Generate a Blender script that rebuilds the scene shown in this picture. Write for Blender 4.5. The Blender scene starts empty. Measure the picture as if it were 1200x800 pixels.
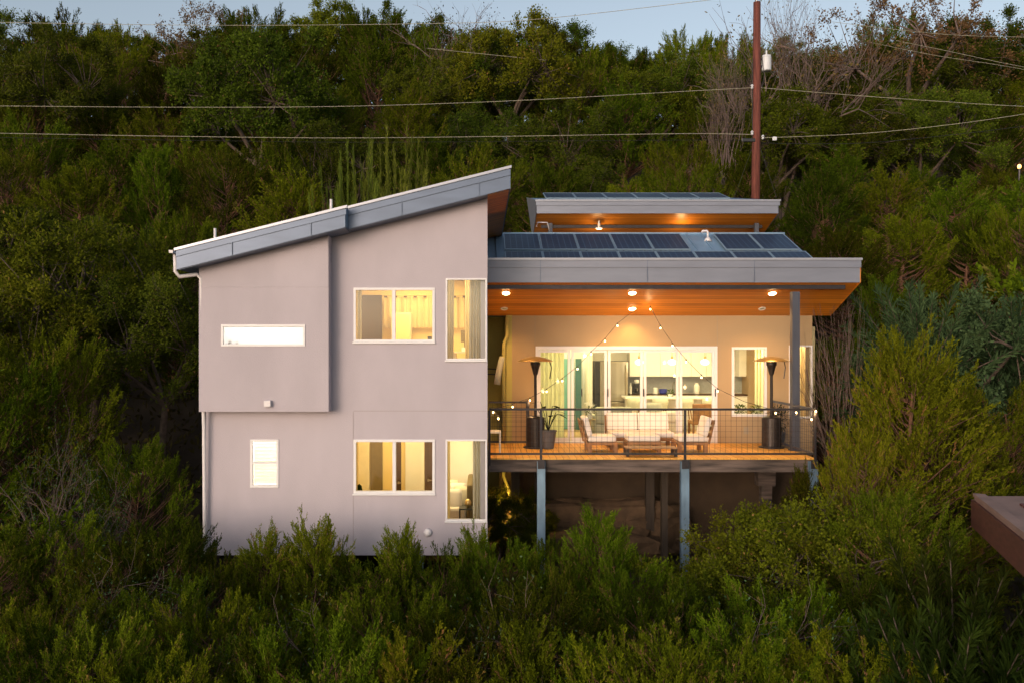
import bpy, math, random
import numpy as np
from math import sin, cos, pi, radians, hypot
random.seed(7); RNG = np.random.default_rng(11)
sc = bpy.context.scene
COL = sc.collection
# The camera stands at the origin height looking along +Y. X_/Z_ turn survey angles into metres at a distance.
def X_(px, d): return (px-566.0)*d/1000.0
def Z_(py, d): return (405.0-py)*d/1000.0

# ------------------------------------------------------------------ materials
MATS = {}
LS = .60
def new_mat(name):
    m = bpy.data.materials.new(name); m.use_nodes = True
    nt = m.node_tree; b = nt.nodes['Principled BSDF']; MATS[name] = m
    return m, nt, b
def simple(name, col, rough=0.6, metal=0.0, noise=0.0, nscale=8.0, bump=0.0, bscale=60.0, stretch=(1,1,1), spec=None):
    m, nt, b = new_mat(name)
    b.inputs['Roughness'].default_value = rough; b.inputs['Metallic'].default_value = metal
    if spec is not None: b.inputs['Specular IOR Level'].default_value = spec
    b.inputs['Base Color'].default_value = (*col, 1)
    N = nt.nodes; L = nt.links
    if noise or bump:
        tc = N.new('ShaderNodeTexCoord'); mp = N.new('ShaderNodeMapping'); mp.inputs['Scale'].default_value = stretch
        L.new(tc.outputs['Object'], mp.inputs['Vector'])
    if noise:
        n = N.new('ShaderNodeTexNoise'); n.inputs['Scale'].default_value = nscale; n.inputs['Detail'].default_value = 6
        L.new(mp.outputs[0], n.inputs['Vector'])
        r = N.new('ShaderNodeValToRGB'); r.color_ramp.elements[0].position = .3; r.color_ramp.elements[1].position = .7
        r.color_ramp.elements[0].color = (*[c*(1-noise) for c in col], 1)
        r.color_ramp.elements[1].color = (*[min(1, c*(1+noise*.7)) for c in col], 1)
        L.new(n.outputs[0], r.inputs[0]); L.new(r.outputs[0], b.inputs['Base Color'])
    if bump:
        n2 = N.new('ShaderNodeTexNoise'); n2.inputs['Scale'].default_value = bscale; n2.inputs['Detail'].default_value = 4
        L.new(mp.outputs[0], n2.inputs['Vector'])
        bp = N.new('ShaderNodeBump'); bp.inputs['Strength'].default_value = bump; bp.inputs['Distance'].default_value = .02
        L.new(n2.outputs[0], bp.inputs['Height']); L.new(bp.outputs[0], b.inputs['Normal'])
    return m
def emit(name, col, s):
    m, nt, b = new_mat(name)
    b.inputs['Base Color'].default_value = (*col, 1)
    b.inputs['Emission Color'].default_value = (*col, 1); b.inputs['Emission Strength'].default_value = s
    return m
simple('stucco', (.465,.415,.462), .85, noise=.085, nscale=1.1, bump=.35, bscale=90, stretch=(1,1,.45))
simple('cream_siding', (.40,.28,.155), .8, noise=.05, nscale=1.2, bump=.15, bscale=100)
simple('olive_siding', (.46,.40,.12), .8, noise=.08, nscale=2)
simple('joint', (.40,.35,.37), .9)
simple('joint_cream', (.36,.29,.2), .9)
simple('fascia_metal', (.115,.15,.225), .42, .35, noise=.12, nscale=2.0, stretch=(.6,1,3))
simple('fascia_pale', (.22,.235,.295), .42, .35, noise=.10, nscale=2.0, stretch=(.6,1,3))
simple('panel_frame', (.24,.33,.42), .4, .3)
simple('drip_edge', (.36,.37,.43), .35, .4, noise=.06, nscale=4)
simple('roof_metal', (.22,.34,.48), .42, .3, noise=.12, nscale=1.4)
simple('white_vinyl', (.74,.72,.74), .4, noise=.03, nscale=6)
simple('pale_pipe', (.70,.66,.68), .45, noise=.06, nscale=5)
simple('dark_steel', (.045,.04,.045), .45, .6, noise=.2, nscale=10)
simple('steel_post', (.075,.08,.105), .5, .3, noise=.15, nscale=6, stretch=(1,1,.3))
simple('blue_post', (.17,.26,.36), .5, .3, noise=.3, nscale=5, stretch=(1,1,.4), bump=.1)
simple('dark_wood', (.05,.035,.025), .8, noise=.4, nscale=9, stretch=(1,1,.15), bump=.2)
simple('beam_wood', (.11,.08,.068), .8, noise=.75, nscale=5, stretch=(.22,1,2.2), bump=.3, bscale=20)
simple('brown_door', (.055,.024,.008), .5, noise=.2, nscale=5, stretch=(3,3,.3))
simple('plaster_warm', (.80,.64,.33), .8, noise=.03, nscale=2)
simple('plaster_white', (.80,.77,.68), .8, noise=.03, nscale=2)
simple('white_paint', (.80,.78,.72), .45, noise=.03, nscale=4)
simple('teal_door', (.18,.46,.46), .5, noise=.05, nscale=4)
simple('teal_dark', (.05,.16,.18), .5, noise=.05, nscale=4)
simple('floor_wood', (.45,.30,.14), .4, noise=.25, nscale=3, stretch=(6,.4,1))
simple('grey_tile', (.35,.36,.36), .4, noise=.1, nscale=20)
simple('steel_appliance', (.42,.37,.28), .28, .85, noise=.3, nscale=1.3, stretch=(5,5,.12))
simple('black_plastic', (.02,.02,.022), .35, noise=.2, nscale=12)
simple('black_gloss', (.015,.013,.014), .3, .3, noise=.2, nscale=6)
simple('white_ceramic', (.8,.78,.72), .2, noise=.02, nscale=6)
simple('blue_ceramic', (.03,.04,.30), .25, noise=.1, nscale=6)
simple('cushion_white', (.74,.68,.62), .9, noise=.05, nscale=5, bump=.3, bscale=25)
simple('cushion_grey', (.42,.42,.34), .9, noise=.12, nscale=6, bump=.3, bscale=25)
simple('teak', (.30,.15,.06), .6, noise=.3, nscale=7, stretch=(1,1,1), bump=.15, bscale=40)
simple('stool_fabric', (.48,.47,.36), .8, noise=.1, nscale=6)
simple('heater_copper', (.62,.46,.22), .30, .85, noise=.2, nscale=4)
simple('heater_dark', (.035,.028,.026), .4, .5, noise=.3, nscale=9)
simple('pot_grey', (.10,.10,.11), .7, noise=.2, nscale=9, bump=.2)
simple('linen', (.66,.60,.46), .95, noise=.06, nscale=8)
simple('linen_grey', (.36,.36,.33), .95, noise=.08, nscale=8)
simple('brown_headboard', (.16,.12,.06), .9, noise=.1, nscale=8)
simple('bulb_cap', (.03,.025,.02), .5)
simple('wire_light', (.33,.31,.23), .6, noise=.1, nscale=3)
simple('wire_dark', (.02,.02,.02), .6)
simple('pole_wood', (.15,.042,.030), .85, noise=.45, nscale=5, stretch=(3,3,.3), bump=.3)
simple('transformer_grey', (.62,.64,.68), .4, noise=.08, nscale=4)
simple('neighbour_roof', (.29,.18,.15), .8, noise=.25, nscale=1.6)
simple('neighbour_inner', (.16,.05,.045), .8, noise=.2, nscale=3)
simple('neighbour_fascia', (.11,.035,.022), .7, noise=.3, nscale=4, stretch=(1,1,4))
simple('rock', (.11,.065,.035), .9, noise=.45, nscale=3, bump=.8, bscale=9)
simple('concrete_brown', (.065,.04,.022), .9, noise=.25, nscale=1.8, bump=.4, bscale=12)  # brown base colour darkened to carry the deck's shade on the foundation wall
simple('bark', (.10,.072,.055), .9, noise=.4, nscale=9, bump=.5, bscale=30)
simple('bark_red', (.17,.085,.05), .9, noise=.4, nscale=9, bump=.5, bscale=30)
simple('bark_pale', (.15,.105,.09), .9, noise=.3, nscale=9)
simple('soil', (.045,.032,.02), .95, noise=.5, nscale=.9, bump=.8, bscale=4)
emit('lamp_warm', (1,.66,.30), 14)
emit('bulb_warm', (1,.62,.26), 7)
emit('pendant_glow', (1,.93,.8), .75)
emit('frosted_lit', (1,.97,.84), .34)
emit('far_lamp', (1,.42,.12), 3)

def wood_planks(name, c1, c2, axis, width, rough=.5):
    m, nt, b = new_mat(name); N = nt.nodes; L = nt.links
    tc = N.new('ShaderNodeTexCoord'); sp = N.new('ShaderNodeSeparateXYZ'); L.new(tc.outputs['Object'], sp.inputs[0])
    dv = N.new('ShaderNodeMath'); dv.operation = 'DIVIDE'; L.new(sp.outputs[axis], dv.inputs[0]); dv.inputs[1].default_value = width
    fl = N.new('ShaderNodeMath'); fl.operation = 'FLOOR'; L.new(dv.outputs[0], fl.inputs[0])
    wn = N.new('ShaderNodeTexWhiteNoise'); wn.noise_dimensions = '1D'; L.new(fl.outputs[0], wn.inputs['W'])
    mp = N.new('ShaderNodeMapping'); mp.inputs['Scale'].default_value = (.5,8,8) if axis == 1 else (8,.6,8)
    L.new(tc.outputs['Object'], mp.inputs['Vector'])
    ns = N.new('ShaderNodeTexNoise'); ns.inputs['Scale'].default_value = 2.2; ns.inputs['Detail'].default_value = 6; L.new(mp.outputs[0], ns.inputs['Vector'])
    ad = N.new('ShaderNodeMath'); ad.operation = 'MULTIPLY_ADD'; L.new(wn.outputs[0], ad.inputs[0]); ad.inputs[1].default_value = .55
    L.new(ns.outputs[0], ad.inputs[2])
    r = N.new('ShaderNodeValToRGB'); r.color_ramp.elements[0].position = .35; r.color_ramp.elements[1].position = 1.0
    r.color_ramp.elements[0].color = (*c1, 1); r.color_ramp.elements[1].color = (*c2, 1)
    L.new(ad.outputs[0], r.inputs[0])
    fr = N.new('ShaderNodeMath'); fr.operation = 'FRACT'; L.new(dv.outputs[0], fr.inputs[0])
    lt = N.new('ShaderNodeMath'); lt.operation = 'LESS_THAN'; L.new(fr.outputs[0], lt.inputs[0]); lt.inputs[1].default_value = .05
    mx = N.new('ShaderNodeMixRGB'); L.new(lt.outputs[0], mx.inputs[0]); L.new(r.outputs[0], mx.inputs[1]); mx.inputs[2].default_value = (*[c*.3 for c in c1], 1)
    L.new(mx.outputs[0], b.inputs['Base Color']); b.inputs['Roughness'].default_value = rough
    return m
wood_planks('soffit_wood', (.40,.13,.010), (.68,.25,.022), 1, .11, .45)
wood_planks('deck_wood', (.60,.27,.038), (.80,.43,.085), 0, .1426, .6)

# curtain
def cloth(name, c, k):
    m, nt, b = new_mat(name); N = nt.nodes; L = nt.links
    b.inputs['Base Color'].default_value = (*c, 1); b.inputs['Roughness'].default_value = .9
    tr = N.new('ShaderNodeBsdfTranslucent'); tr.inputs[0].default_value = (*c, 1)
    mx = N.new('ShaderNodeMixShader'); mx.inputs[0].default_value = k
    out = N['Material Output']; L.new(b.outputs[0], mx.inputs[1]); L.new(tr.outputs[0], mx.inputs[2]); L.new(mx.outputs[0], out.inputs[0])
cloth('curtain_cream', (.72,.63,.40), .4)
cloth('curtain_grey', (.48,.46,.42), .35)
cloth('sheer', (.80,.80,.55), .5); cloth('frosted', (.92,.92,.92), .93); cloth('blind', (.85,.84,.8), .55)
# glass
m, nt, b = new_mat('glass'); N = nt.nodes; L = nt.links
tr = N.new('ShaderNodeBsdfTransparent'); tr.inputs[0].default_value = (.95,.97,.96,1)
gl = N.new('ShaderNodeBsdfGlossy'); gl.inputs['Roughness'].default_value = .02
fr = N.new('ShaderNodeFresnel'); fr.inputs[0].default_value = 1.5
mx = N.new('ShaderNodeMixShader'); L.new(fr.outputs[0], mx.inputs[0]); L.new(tr.outputs[0], mx.inputs[1]); L.new(gl.outputs[0], mx.inputs[2])
L.new(mx.outputs[0], N['Material Output'].inputs[0])
# solar cells
m, nt, b = new_mat('solar_cell'); N = nt.nodes; L = nt.links
tc = N.new('ShaderNodeTexCoord'); sp = N.new('ShaderNodeSeparateXYZ'); L.new(tc.outputs['Object'], sp.inputs[0])
def stripe(sock, w, t):
    d = N.new('ShaderNodeMath'); d.operation = 'DIVIDE'; L.new(sock, d.inputs[0]); d.inputs[1].default_value = w
    f = N.new('ShaderNodeMath'); f.operation = 'FRACT'; L.new(d.outputs[0], f.inputs[0])
    l = N.new('ShaderNodeMath'); l.operation = 'LESS_THAN'; L.new(f.outputs[0], l.inputs[0]); l.inputs[1].default_value = t
    return l.outputs[0]
s1 = stripe(sp.outputs[0], .158, .09); s2 = stripe(sp.outputs[1], .158, .04)
mm = N.new('ShaderNodeMath'); mm.operation = 'MAXIMUM'; L.new(s1, mm.inputs[0]); L.new(s2, mm.inputs[1])
nz = N.new('ShaderNodeTexNoise'); nz.inputs['Scale'].default_value = 3
rr = N.new('ShaderNodeValToRGB'); rr.color_ramp.elements[0].color = (.007,.018,.048,1); rr.color_ramp.elements[1].color = (.014,.034,.080,1)
L.new(nz.outputs[0], rr.inputs[0])
mc = N.new('ShaderNodeMixRGB'); L.new(mm.outputs[0], mc.inputs[0]); L.new(rr.outputs[0], mc.inputs[1]); mc.inputs[2].default_value = (.07,.11,.18,1)
L.new(mc.outputs[0], b.inputs['Base Color']); b.inputs['Roughness'].default_value = .3; b.inputs['Specular IOR Level'].default_value = .10
# foliage
def leafmat(name, dark, light, rnd=.55, trans=.35, dry=None):
    m, nt, b = new_mat(name); N = nt.nodes; L = nt.links
    at = N.new('ShaderNodeAttribute'); at.attribute_name = 'tint'
    r = N.new('ShaderNodeValToRGB'); e = r.color_ramp.elements
    e[0].color = (*dark, 1); e[1].color = (*light, 1); e[1].position = .85
    if dry: q = e.new(.97); q.color = (*dry, 1)
    L.new(at.outputs['Fac'], r.inputs[0])
    oi = N.new('ShaderNodeObjectInfo')
    hs = N.new('ShaderNodeHueSaturation')
    mr = N.new('ShaderNodeMapRange'); mr.inputs['To Min'].default_value = 1-rnd; mr.inputs['To Max'].default_value = 1+rnd
    L.new(oi.outputs['Random'], mr.inputs['Value']); L.new(mr.outputs[0], hs.inputs['Value'])
    m2 = N.new('ShaderNodeMath'); m2.operation = 'MULTIPLY'; L.new(oi.outputs['Random'], m2.inputs[0]); m2.inputs[1].default_value = 7.31
    m3 = N.new('ShaderNodeMath'); m3.operation = 'FRACT'; L.new(m2.outputs[0], m3.inputs[0])
    mh = N.new('ShaderNodeMapRange'); mh.inputs['To Min'].default_value = .475; mh.inputs['To Max'].default_value = .52
    L.new(m3.outputs[0], mh.inputs['Value']); L.new(mh.outputs[0], hs.inputs['Hue'])
    L.new(r.outputs[0], hs.inputs['Color']); L.new(hs.outputs[0], b.inputs['Base Color'])
    b.inputs['Roughness'].default_value = .8; b.inputs['Specular IOR Level'].default_value = .06
    t = N.new('ShaderNodeBsdfTranslucent'); L.new(hs.outputs[0], t.inputs[0])
    mx = N.new('ShaderNodeMixShader'); mx.inputs[0].default_value = trans
    L.new(b.outputs[0], mx.inputs[1]); L.new(t.outputs[0], mx.inputs[2]); L.new(mx.outputs[0], N['Material Output'].inputs[0])
leafmat('juniper_green', (.022,.040,.002), (.115,.155,.006), dry=(.16,.10,.04))
leafmat('juniper_olive', (.030,.046,.002), (.145,.172,.008), dry=(.22,.13,.04))
leafmat('oak_green', (.020,.036,.004), (.095,.130,.010), dry=(.17,.10,.04))
leafmat('oak_olive', (.032,.044,.003), (.155,.168,.010), dry=(.24,.14,.05))
leafmat('blue_green', (.026,.050,.020), (.085,.140,.058))
leafmat('rust_leaf', (.075,.055,.020), (.22,.145,.055))
leafmat('grassy', (.06,.085,.010), (.20,.23,.03), rnd=.1)
leafmat('frond', (.016,.034,.004), (.058,.088,.012))
leafmat('litter', (.028,.022,.010), (.075,.065,.02), rnd=0)

# ------------------------------------------------------------------ objects
ROOTLOC = {}
def wloc(o):
    x = y = z = 0
    while o is not None:
        x += o.location.x; y += o.location.y; z += o.location.z; o = o.parent
    return (x, y, z)
def tag(o, label=None, cat=None, group=None, kind=None):
    if label: o['label'] = label
    if cat: o['category'] = cat
    if group: o['group'] = group
    if kind: o['kind'] = kind
    return o
def root(name, loc, label, cat, group=None):
    o = bpy.data.objects.new(name, None); o.empty_display_size = .2; COL.objects.link(o); o.location = loc
    return tag(o, label, cat, group)
class MB:
    def __init__(s): s.v = []; s.f = []
    def add(s, vs, fs):
        k = len(s.v); s.v += [tuple(v) for v in vs]; s.f += [tuple(i+k for i in f) for f in fs]; return s
    def box(s, x0, x1, y0, y1, z0, z1):
        return s.add([(x0,y0,z0),(x1,y0,z0),(x1,y1,z0),(x0,y1,z0),(x0,y0,z1),(x1,y0,z1),(x1,y1,z1),(x0,y1,z1)],
                     [(0,3,2,1),(4,5,6,7),(0,1,5,4),(1,2,6,5),(2,3,7,6),(3,0,4,7)])
    def obox(s, c, ax, ay, az):   # oriented box: centre and half-axis vectors
        vs = [[c[k]+i*ax[k]+j*ay[k]+l*az[k] for k in range(3)] for l in (-1,1) for (i,j) in ((-1,-1),(1,-1),(1,1),(-1,1))]
        return s.add(vs, [(0,3,2,1),(4,5,6,7),(0,1,5,4),(1,2,6,5),(2,3,7,6),(3,0,4,7)])
    def prism_y(s, pts, y0, y1):  # polygon in x,z
        n = len(pts); vs = [(x,y0,z) for x,z in pts]+[(x,y1,z) for x,z in pts]
        return s.add(vs, [tuple(range(n)), tuple(range(2*n-1,n-1,-1))]+[(i,i+n,(i+1)%n+n,(i+1)%n) for i in range(n)])
    def prism_x(s, pts, x0, x1):  # polygon in y,z
        n = len(pts); vs = [(x0,y,z) for y,z in pts]+[(x1,y,z) for y,z in pts]
        return s.add(vs, [tuple(range(n)), tuple(range(2*n-1,n-1,-1))]+[(i,i+n,(i+1)%n+n,(i+1)%n) for i in range(n)])
    def prism_z(s, pts, z0, z1):
        n = len(pts); vs = [(x,y,z0) for x,y in pts]+[(x,y,z1) for x,y in pts]
        return s.add(vs, [tuple(range(n)), tuple(range(2*n-1,n-1,-1))]+[(i,i+n,(i+1)%n+n,(i+1)%n) for i in range(n)])
    def tube(s, pts, r, n=6, r1=None, cap=True):
        pts = [np.array(p, float) for p in pts]; m = len(pts); rings = []
        r1 = r if r1 is None else r1
        for i, p in enumerate(pts):
            t = pts[min(i+1,m-1)]-pts[max(i-1,0)]; t /= (np.linalg.norm(t)+1e-9)
            a = np.array([0,0,1.]) if abs(t[2]) < .9 else np.array([1.,0,0])
            u = np.cross(t, a); u /= np.linalg.norm(u); w = np.cross(t, u)
            rr = r+(r1-r)*i/max(1,m-1)
            rings.append([tuple(p+rr*(cos(2*pi*k/n)*u+sin(2*pi*k/n)*w)) for k in range(n)])
        vs = [v for R in rings for v in R]; fs = []
        for i in range(m-1):
            for k in range(n): fs.append((i*n+k, i*n+(k+1)%n, (i+1)*n+(k+1)%n, (i+1)*n+k))
        if cap: fs += [tuple(range(n-1,-1,-1)), tuple((m-1)*n+k for k in range(n))]
        return s.add(vs, fs)
    def lathe(s, c, prof, n=20, sq=1.0):   # prof (r,z)
        vs = []; fs = []; m = len(prof)
        for r, z in prof:
            for k in range(n): vs.append((c[0]+r*cos(2*pi*k/n), c[1]+r*sq*sin(2*pi*k/n), c[2]+z))
        for i in range(m-1):
            for k in range(n): fs.append((i*n+k, i*n+(k+1)%n, (i+1)*n+(k+1)%n, (i+1)*n+k))
        fs += [tuple(range(n-1,-1,-1)), tuple((m-1)*n+k for k in range(n))]
        return s.add(vs, fs)
    def ball(s, c, r, n=12, sz=1.0):
        return s.lathe(c, [(max(1e-3, r*sin(pi*i/8)), -r*sz*cos(pi*i/8)) for i in range(9)], n)
    def pillow(s, c, a, b, h, rx=0.0, n=8, jig=0.0):   # soft rounded box, tilted about x
        vs = []; fs = []
        for side in (1,-1):
            for i in range(n+1):
                for j in range(n+1):
                    u = -1+2*i/n; v = -1+2*j/n
                    w = (max(0,1-abs(u)**4)*max(0,1-abs(v)**4))**.45
                    x = a*u*(1-.05*v*v); y = b*v*(1-.05*u*u); z = side*h*w+jig*random.uniform(-1,1)
                    vs.append((c[0]+x, c[1]+y*cos(rx)-z*sin(rx), c[2]+y*sin(rx)+z*cos(rx)))
        q = (n+1)*(n+1)
        for i in range(n):
            for j in range(n):
                a0 = i*(n+1)+j; f = (a0, a0+n+1, a0+n+2, a0+1)
                fs.append(f); fs.append(tuple(q+k for k in reversed(f)))
        return s.add(vs, fs)
    def build(s, name, mat, parent=None, bev=0, smooth=False):
        me = bpy.data.meshes.new(name); off = wloc(parent) if parent is not None else (0,0,0)
        me.from_pydata([(v[0]-off[0], v[1]-off[1], v[2]-off[2]) for v in s.v], [], s.f)
        me.materials.append(MATS[mat])
        if smooth:
            for p in me.polygons: p.use_smooth = True
        me.update()
        o = bpy.data.objects.new(name, me); COL.objects.link(o)
        if parent is not None: o.parent = parent
        if bev:
            b = o.modifiers.new('bevel', 'BEVEL'); b.width = bev; b.segments = 2; b.limit_method = 'ANGLE'
        return o
def solo(mb, name, mat, loc, label, cat, group=None, bev=0, smooth=False):
    """a thing that is one mesh, its origin at loc"""
    s = MB(); s.v = [(v[0]-loc[0], v[1]-loc[1], v[2]-loc[2]) for v in mb.v]; s.f = mb.f
    o = s.build(name, mat, None, bev, smooth); o.location = loc
    return tag(o, label, cat, group)
def copy_thing(o, loc=None, parent=None):
    c = o.copy(); COL.objects.link(c)
    if parent is not None: c.parent = parent
    if loc is not None: c.location = loc
    for ch in list(o.children): copy_thing(ch, None, c)
    return c
def light(kind, name, loc, energy, col, size=.1, rot=None, spot=None, sy=None):
    l = bpy.data.lights.new(name, kind); l.energy = energy*LS; l.color = col
    if kind == 'AREA':
        l.size = size
        if sy: l.shape = 'RECTANGLE'; l.size_y = sy
    else: l.shadow_soft_size = size
    if spot: l.spot_size = radians(spot); l.spot_blend = .8
    o = bpy.data.objects.new(name, l); COL.objects.link(o); o.location = loc
    if rot: o.rotation_euler = rot
    return o

def wall_holes(mb, x0, x1, z0, z1, y0, y1, holes):
    xs = sorted({x0, x1, *[h[0] for h in holes], *[h[1] for h in holes]})
    zs = sorted({z0, z1, *[h[2] for h in holes], *[h[3] for h in holes]})
    def inh(x, z): return any(h[0] < x < h[1] and h[2] < z < h[3] for h in holes)
    nx, nz = len(xs)-1, len(zs)-1
    solid = [[not inh((xs[i]+xs[i+1])/2, (zs[j]+zs[j+1])/2) for j in range(nz)] for i in range(nx)]
    for i in range(nx):
        for j in range(nz):
            if not solid[i][j]: continue
            a, b_, c, d = xs[i], xs[i+1], zs[j], zs[j+1]
            mb.add([(a,y0,c),(b_,y0,c),(b_,y0,d),(a,y0,d)], [(0,1,2,3)])
            mb.add([(a,y1,c),(b_,y1,c),(b_,y1,d),(a,y1,d)], [(3,2,1,0)])
            if i == 0 or not solid[i-1][j]: mb.add([(a,y0,c),(a,y0,d),(a,y1,d),(a,y1,c)], [(0,1,2,3)])
            if i == nx-1 or not solid[i+1][j]: mb.add([(b_,y0,c),(b_,y1,c),(b_,y1,d),(b_,y0,d)], [(0,1,2,3)])
            if j == 0 or not solid[i][j-1]: mb.add([(a,y0,c),(a,y1,c),(b_,y1,c),(b_,y0,c)], [(0,1,2,3)])
            if j == nz-1 or not solid[i][j+1]: mb.add([(a,y0,d),(b_,y0,d),(b_,y1,d),(a,y1,d)], [(0,1,2,3)])
    return mb

# ------------------------------------------------------------------ ground
GD = [(-40,-14),(0,-8.6),(8,-7.2),(11,-6.9),(14,-6.5),(17,-6.0),(21,-4.1),(26,-1.4),(31,.4),(37,2.4),(44,5.7),(52,9.8),(60,14.2),(70,17),(90,17.5),(160,10)]
def ground(x, y):
    for i in range(len(GD)-1):
        if GD[i][0] <= y <= GD[i+1][0] or i == len(GD)-2:
            t = (y-GD[i][0])/(GD[i+1][0]-GD[i][0]); t = min(1, max(0, t)); z = GD[i][1]*(1-t)+GD[i+1][1]*t; break
    z += .35*sin(x*.31+1.3)*cos(y*.23)+.2*sin(x*.9+y*.5)
    if y > 34: z += (y-34)*.035*(abs(x-2)/20)**1.2 if x > 2 else (y-34)*.02*(abs(x-2)/20)
    dx = max(-6.2-x, 0, x-8.8); dy = max(15.5-y, 0, y-29.5); t = min(1, hypot(dx, dy)/2.2)
    lim = -5.2 if y < 21.8 else -4.6
    if z > lim: z = lim*(1-t)+z*t if t < 1 else z
    return z
gx = np.concatenate([np.arange(-120,-30,6), np.arange(-30,30,.6), np.arange(30,121,6)])
gy = np.concatenate([np.arange(-40,4,4), np.arange(4,36,.6), np.arange(36,160,3)])
mb = MB(); nx = len(gx)
mb.v = [(float(x), float(y), ground(float(x), float(y))) for y in gy for x in gx]
mb.f = [(j*nx+i, j*nx+i+1, (j+1)*nx+i+1, (j+1)*nx+i) for j in range(len(gy)-1) for i in range(nx-1)]
tag(mb.build('terrain', 'soil', smooth=True), 'dark wooded hillside rising behind the house', kind='structure')

# ================================================================== HOUSE
H = root('house', (0, 20, -5), 'modern grey stucco and cream house with shed roofs, lit windows and raised deck', 'house')
DB = 17.2; XL, XR = -5.58, .09; ZB = Z_(650, DB)
def rt(x): return 2.71+.25*(x+2.65)
def rect(px0, px1, py0, py1, d): return (X_(px0,d), X_(px1,d), Z_(py1,d), Z_(py0,d))
W1 = rect(415,509,338,400,DB); W2 = rect(523,570,327,421,DB); W3 = rect(415,509,515,577,DB); W4 = rect(523,570,515,609,DB)
W6 = rect(294,326,515,570,DB); DBB = 16.85; W5 = rect(260,357,381,405,DBB)
ZT = 1.42
def ru(x, o=.42): return rt(x)-o
# front wall
mb = MB(); wall_holes(mb, XL, XR, ZB, ZT, DB, DB+.14, [W1,W2,W3,W4,W6,(-5.40,-3.2,-1.15,1.2)])
mb.prism_y([(XL,ZT),(XR,ZT),(XR,ru(XR)),(XL,max(ZT+.01,ru(XL)))], DB, DB+.14)
w = mb.build('wall', 'stucco', H)
jb = MB()
xj = X_(414,DB)
jb.box(xj-.008, xj+.008, DB-.006, DB+.004, ZB, Z_(482,DB)); jb.box(xj+.008, XR-.01, DB-.006, DB+.004, Z_(481.6,DB), Z_(480.6,DB))
jb.build('joint_strip', 'joint', w)
# bump-out
BX1 = X_(385, DBB); BZ = Z_(482, DBB)
mb = MB(); wall_holes(mb, XL-.03, BX1, BZ, 1.15, DBB, DBB+.12, [W5])
mb.prism_y([(XL-.03,1.15),(BX1,1.15),(BX1,ru(BX1,.44)),(XL-.03,ru(XL,.44))], DBB, DBB+.12)
mb.prism_y([(BX1-.12,BZ),(BX1,BZ),(BX1,ru(BX1,.44)),(BX1-.12,ru(BX1-.12,.44))], DBB+.12, DB-.001)
mb.box(XL-.03, BX1-.12, DBB+.12, DB-.001, BZ, BZ+.12)
mb.prism_y([(XL-.03,BZ+.12),(XL+.09,BZ+.12),(XL+.09,ru(XL+.09,.44)),(XL-.03,ru(XL-.03,.44))], DBB+.12, DB-.001)
bw = mb.build('bay_wall', 'stucco', H, bev=.006)
mb = MB(); mb.box(X_(310.5,DBB), X_(318.5,DBB), DBB-.10, DBB, Z_(476,DBB), Z_(468.5,DBB)); mb.build('wall_vent', 'pale_pipe', bw, bev=.015)
# side and rear walls
mb = MB(); mb.prism_y([(XL,ZB),(XL+.14,ZB),(XL+.14,ru(XL+.14)),(XL,ru(XL))], DB+.14, 24.5); mb.build('wall', 'stucco', H)
mb = MB(); mb.prism_y([(XR-.14,ZB),(XR,ZB),(XR,ru(XR)),(XR-.14,ru(XR-.14))], DB+.14, 24.5); mb.build('wall', 'stucco', H)
mb = MB(); mb.prism_y([(XL,ZB),(XR,ZB),(XR,ru(XR)),(XL,ru(XL))], 24.5, 24.64); mb.build('wall', 'stucco', H)
mb = MB(); mb.box(XL+.14, XR-.14, DB+.14, 24.5, ZB, ZB+.16); mb.build('floor_slab', 'floor_wood', H)
mb = MB(); mb.box(XL+.14, XR-.14, DB+.14, 24.5, -1.32, -1.08); mb.build('floor_slab', 'floor_wood', H)
# interior partitions + ceiling
mb = MB(); mb.box(-3.42,-3.32, DB+.14, 24.5, -1.08, 1.62); mb.box(-3.32, XR-.14, 21.0, 21.1, -1.08, 1.62); mb.box(-3.32, XR-.14, DB+.14, 21.0, 1.62, 1.68)
mb.build('partition', 'plaster_warm', H)
mb = MB(); mb.box(-3.42,-3.32, DB+.14, 24.5, ZB+.16, -1.32); mb.box(-3.32, -.95, 20.5, 20.6, ZB+.16, -1.38); mb.box(-3.32, -.95, DB+.14, 20.5, -1.38, -1.322)
mb.build('partition', 'plaster_warm', H)
mb = MB(); mb.box(-.95, XR-.14, 20.5, 20.6, ZB+.16, -1.38); mb.box(-.95, XR-.14, DB+.14, 20.5, -1.38, -1.322)
mb.build('partition', 'plaster_white', H)
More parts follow.
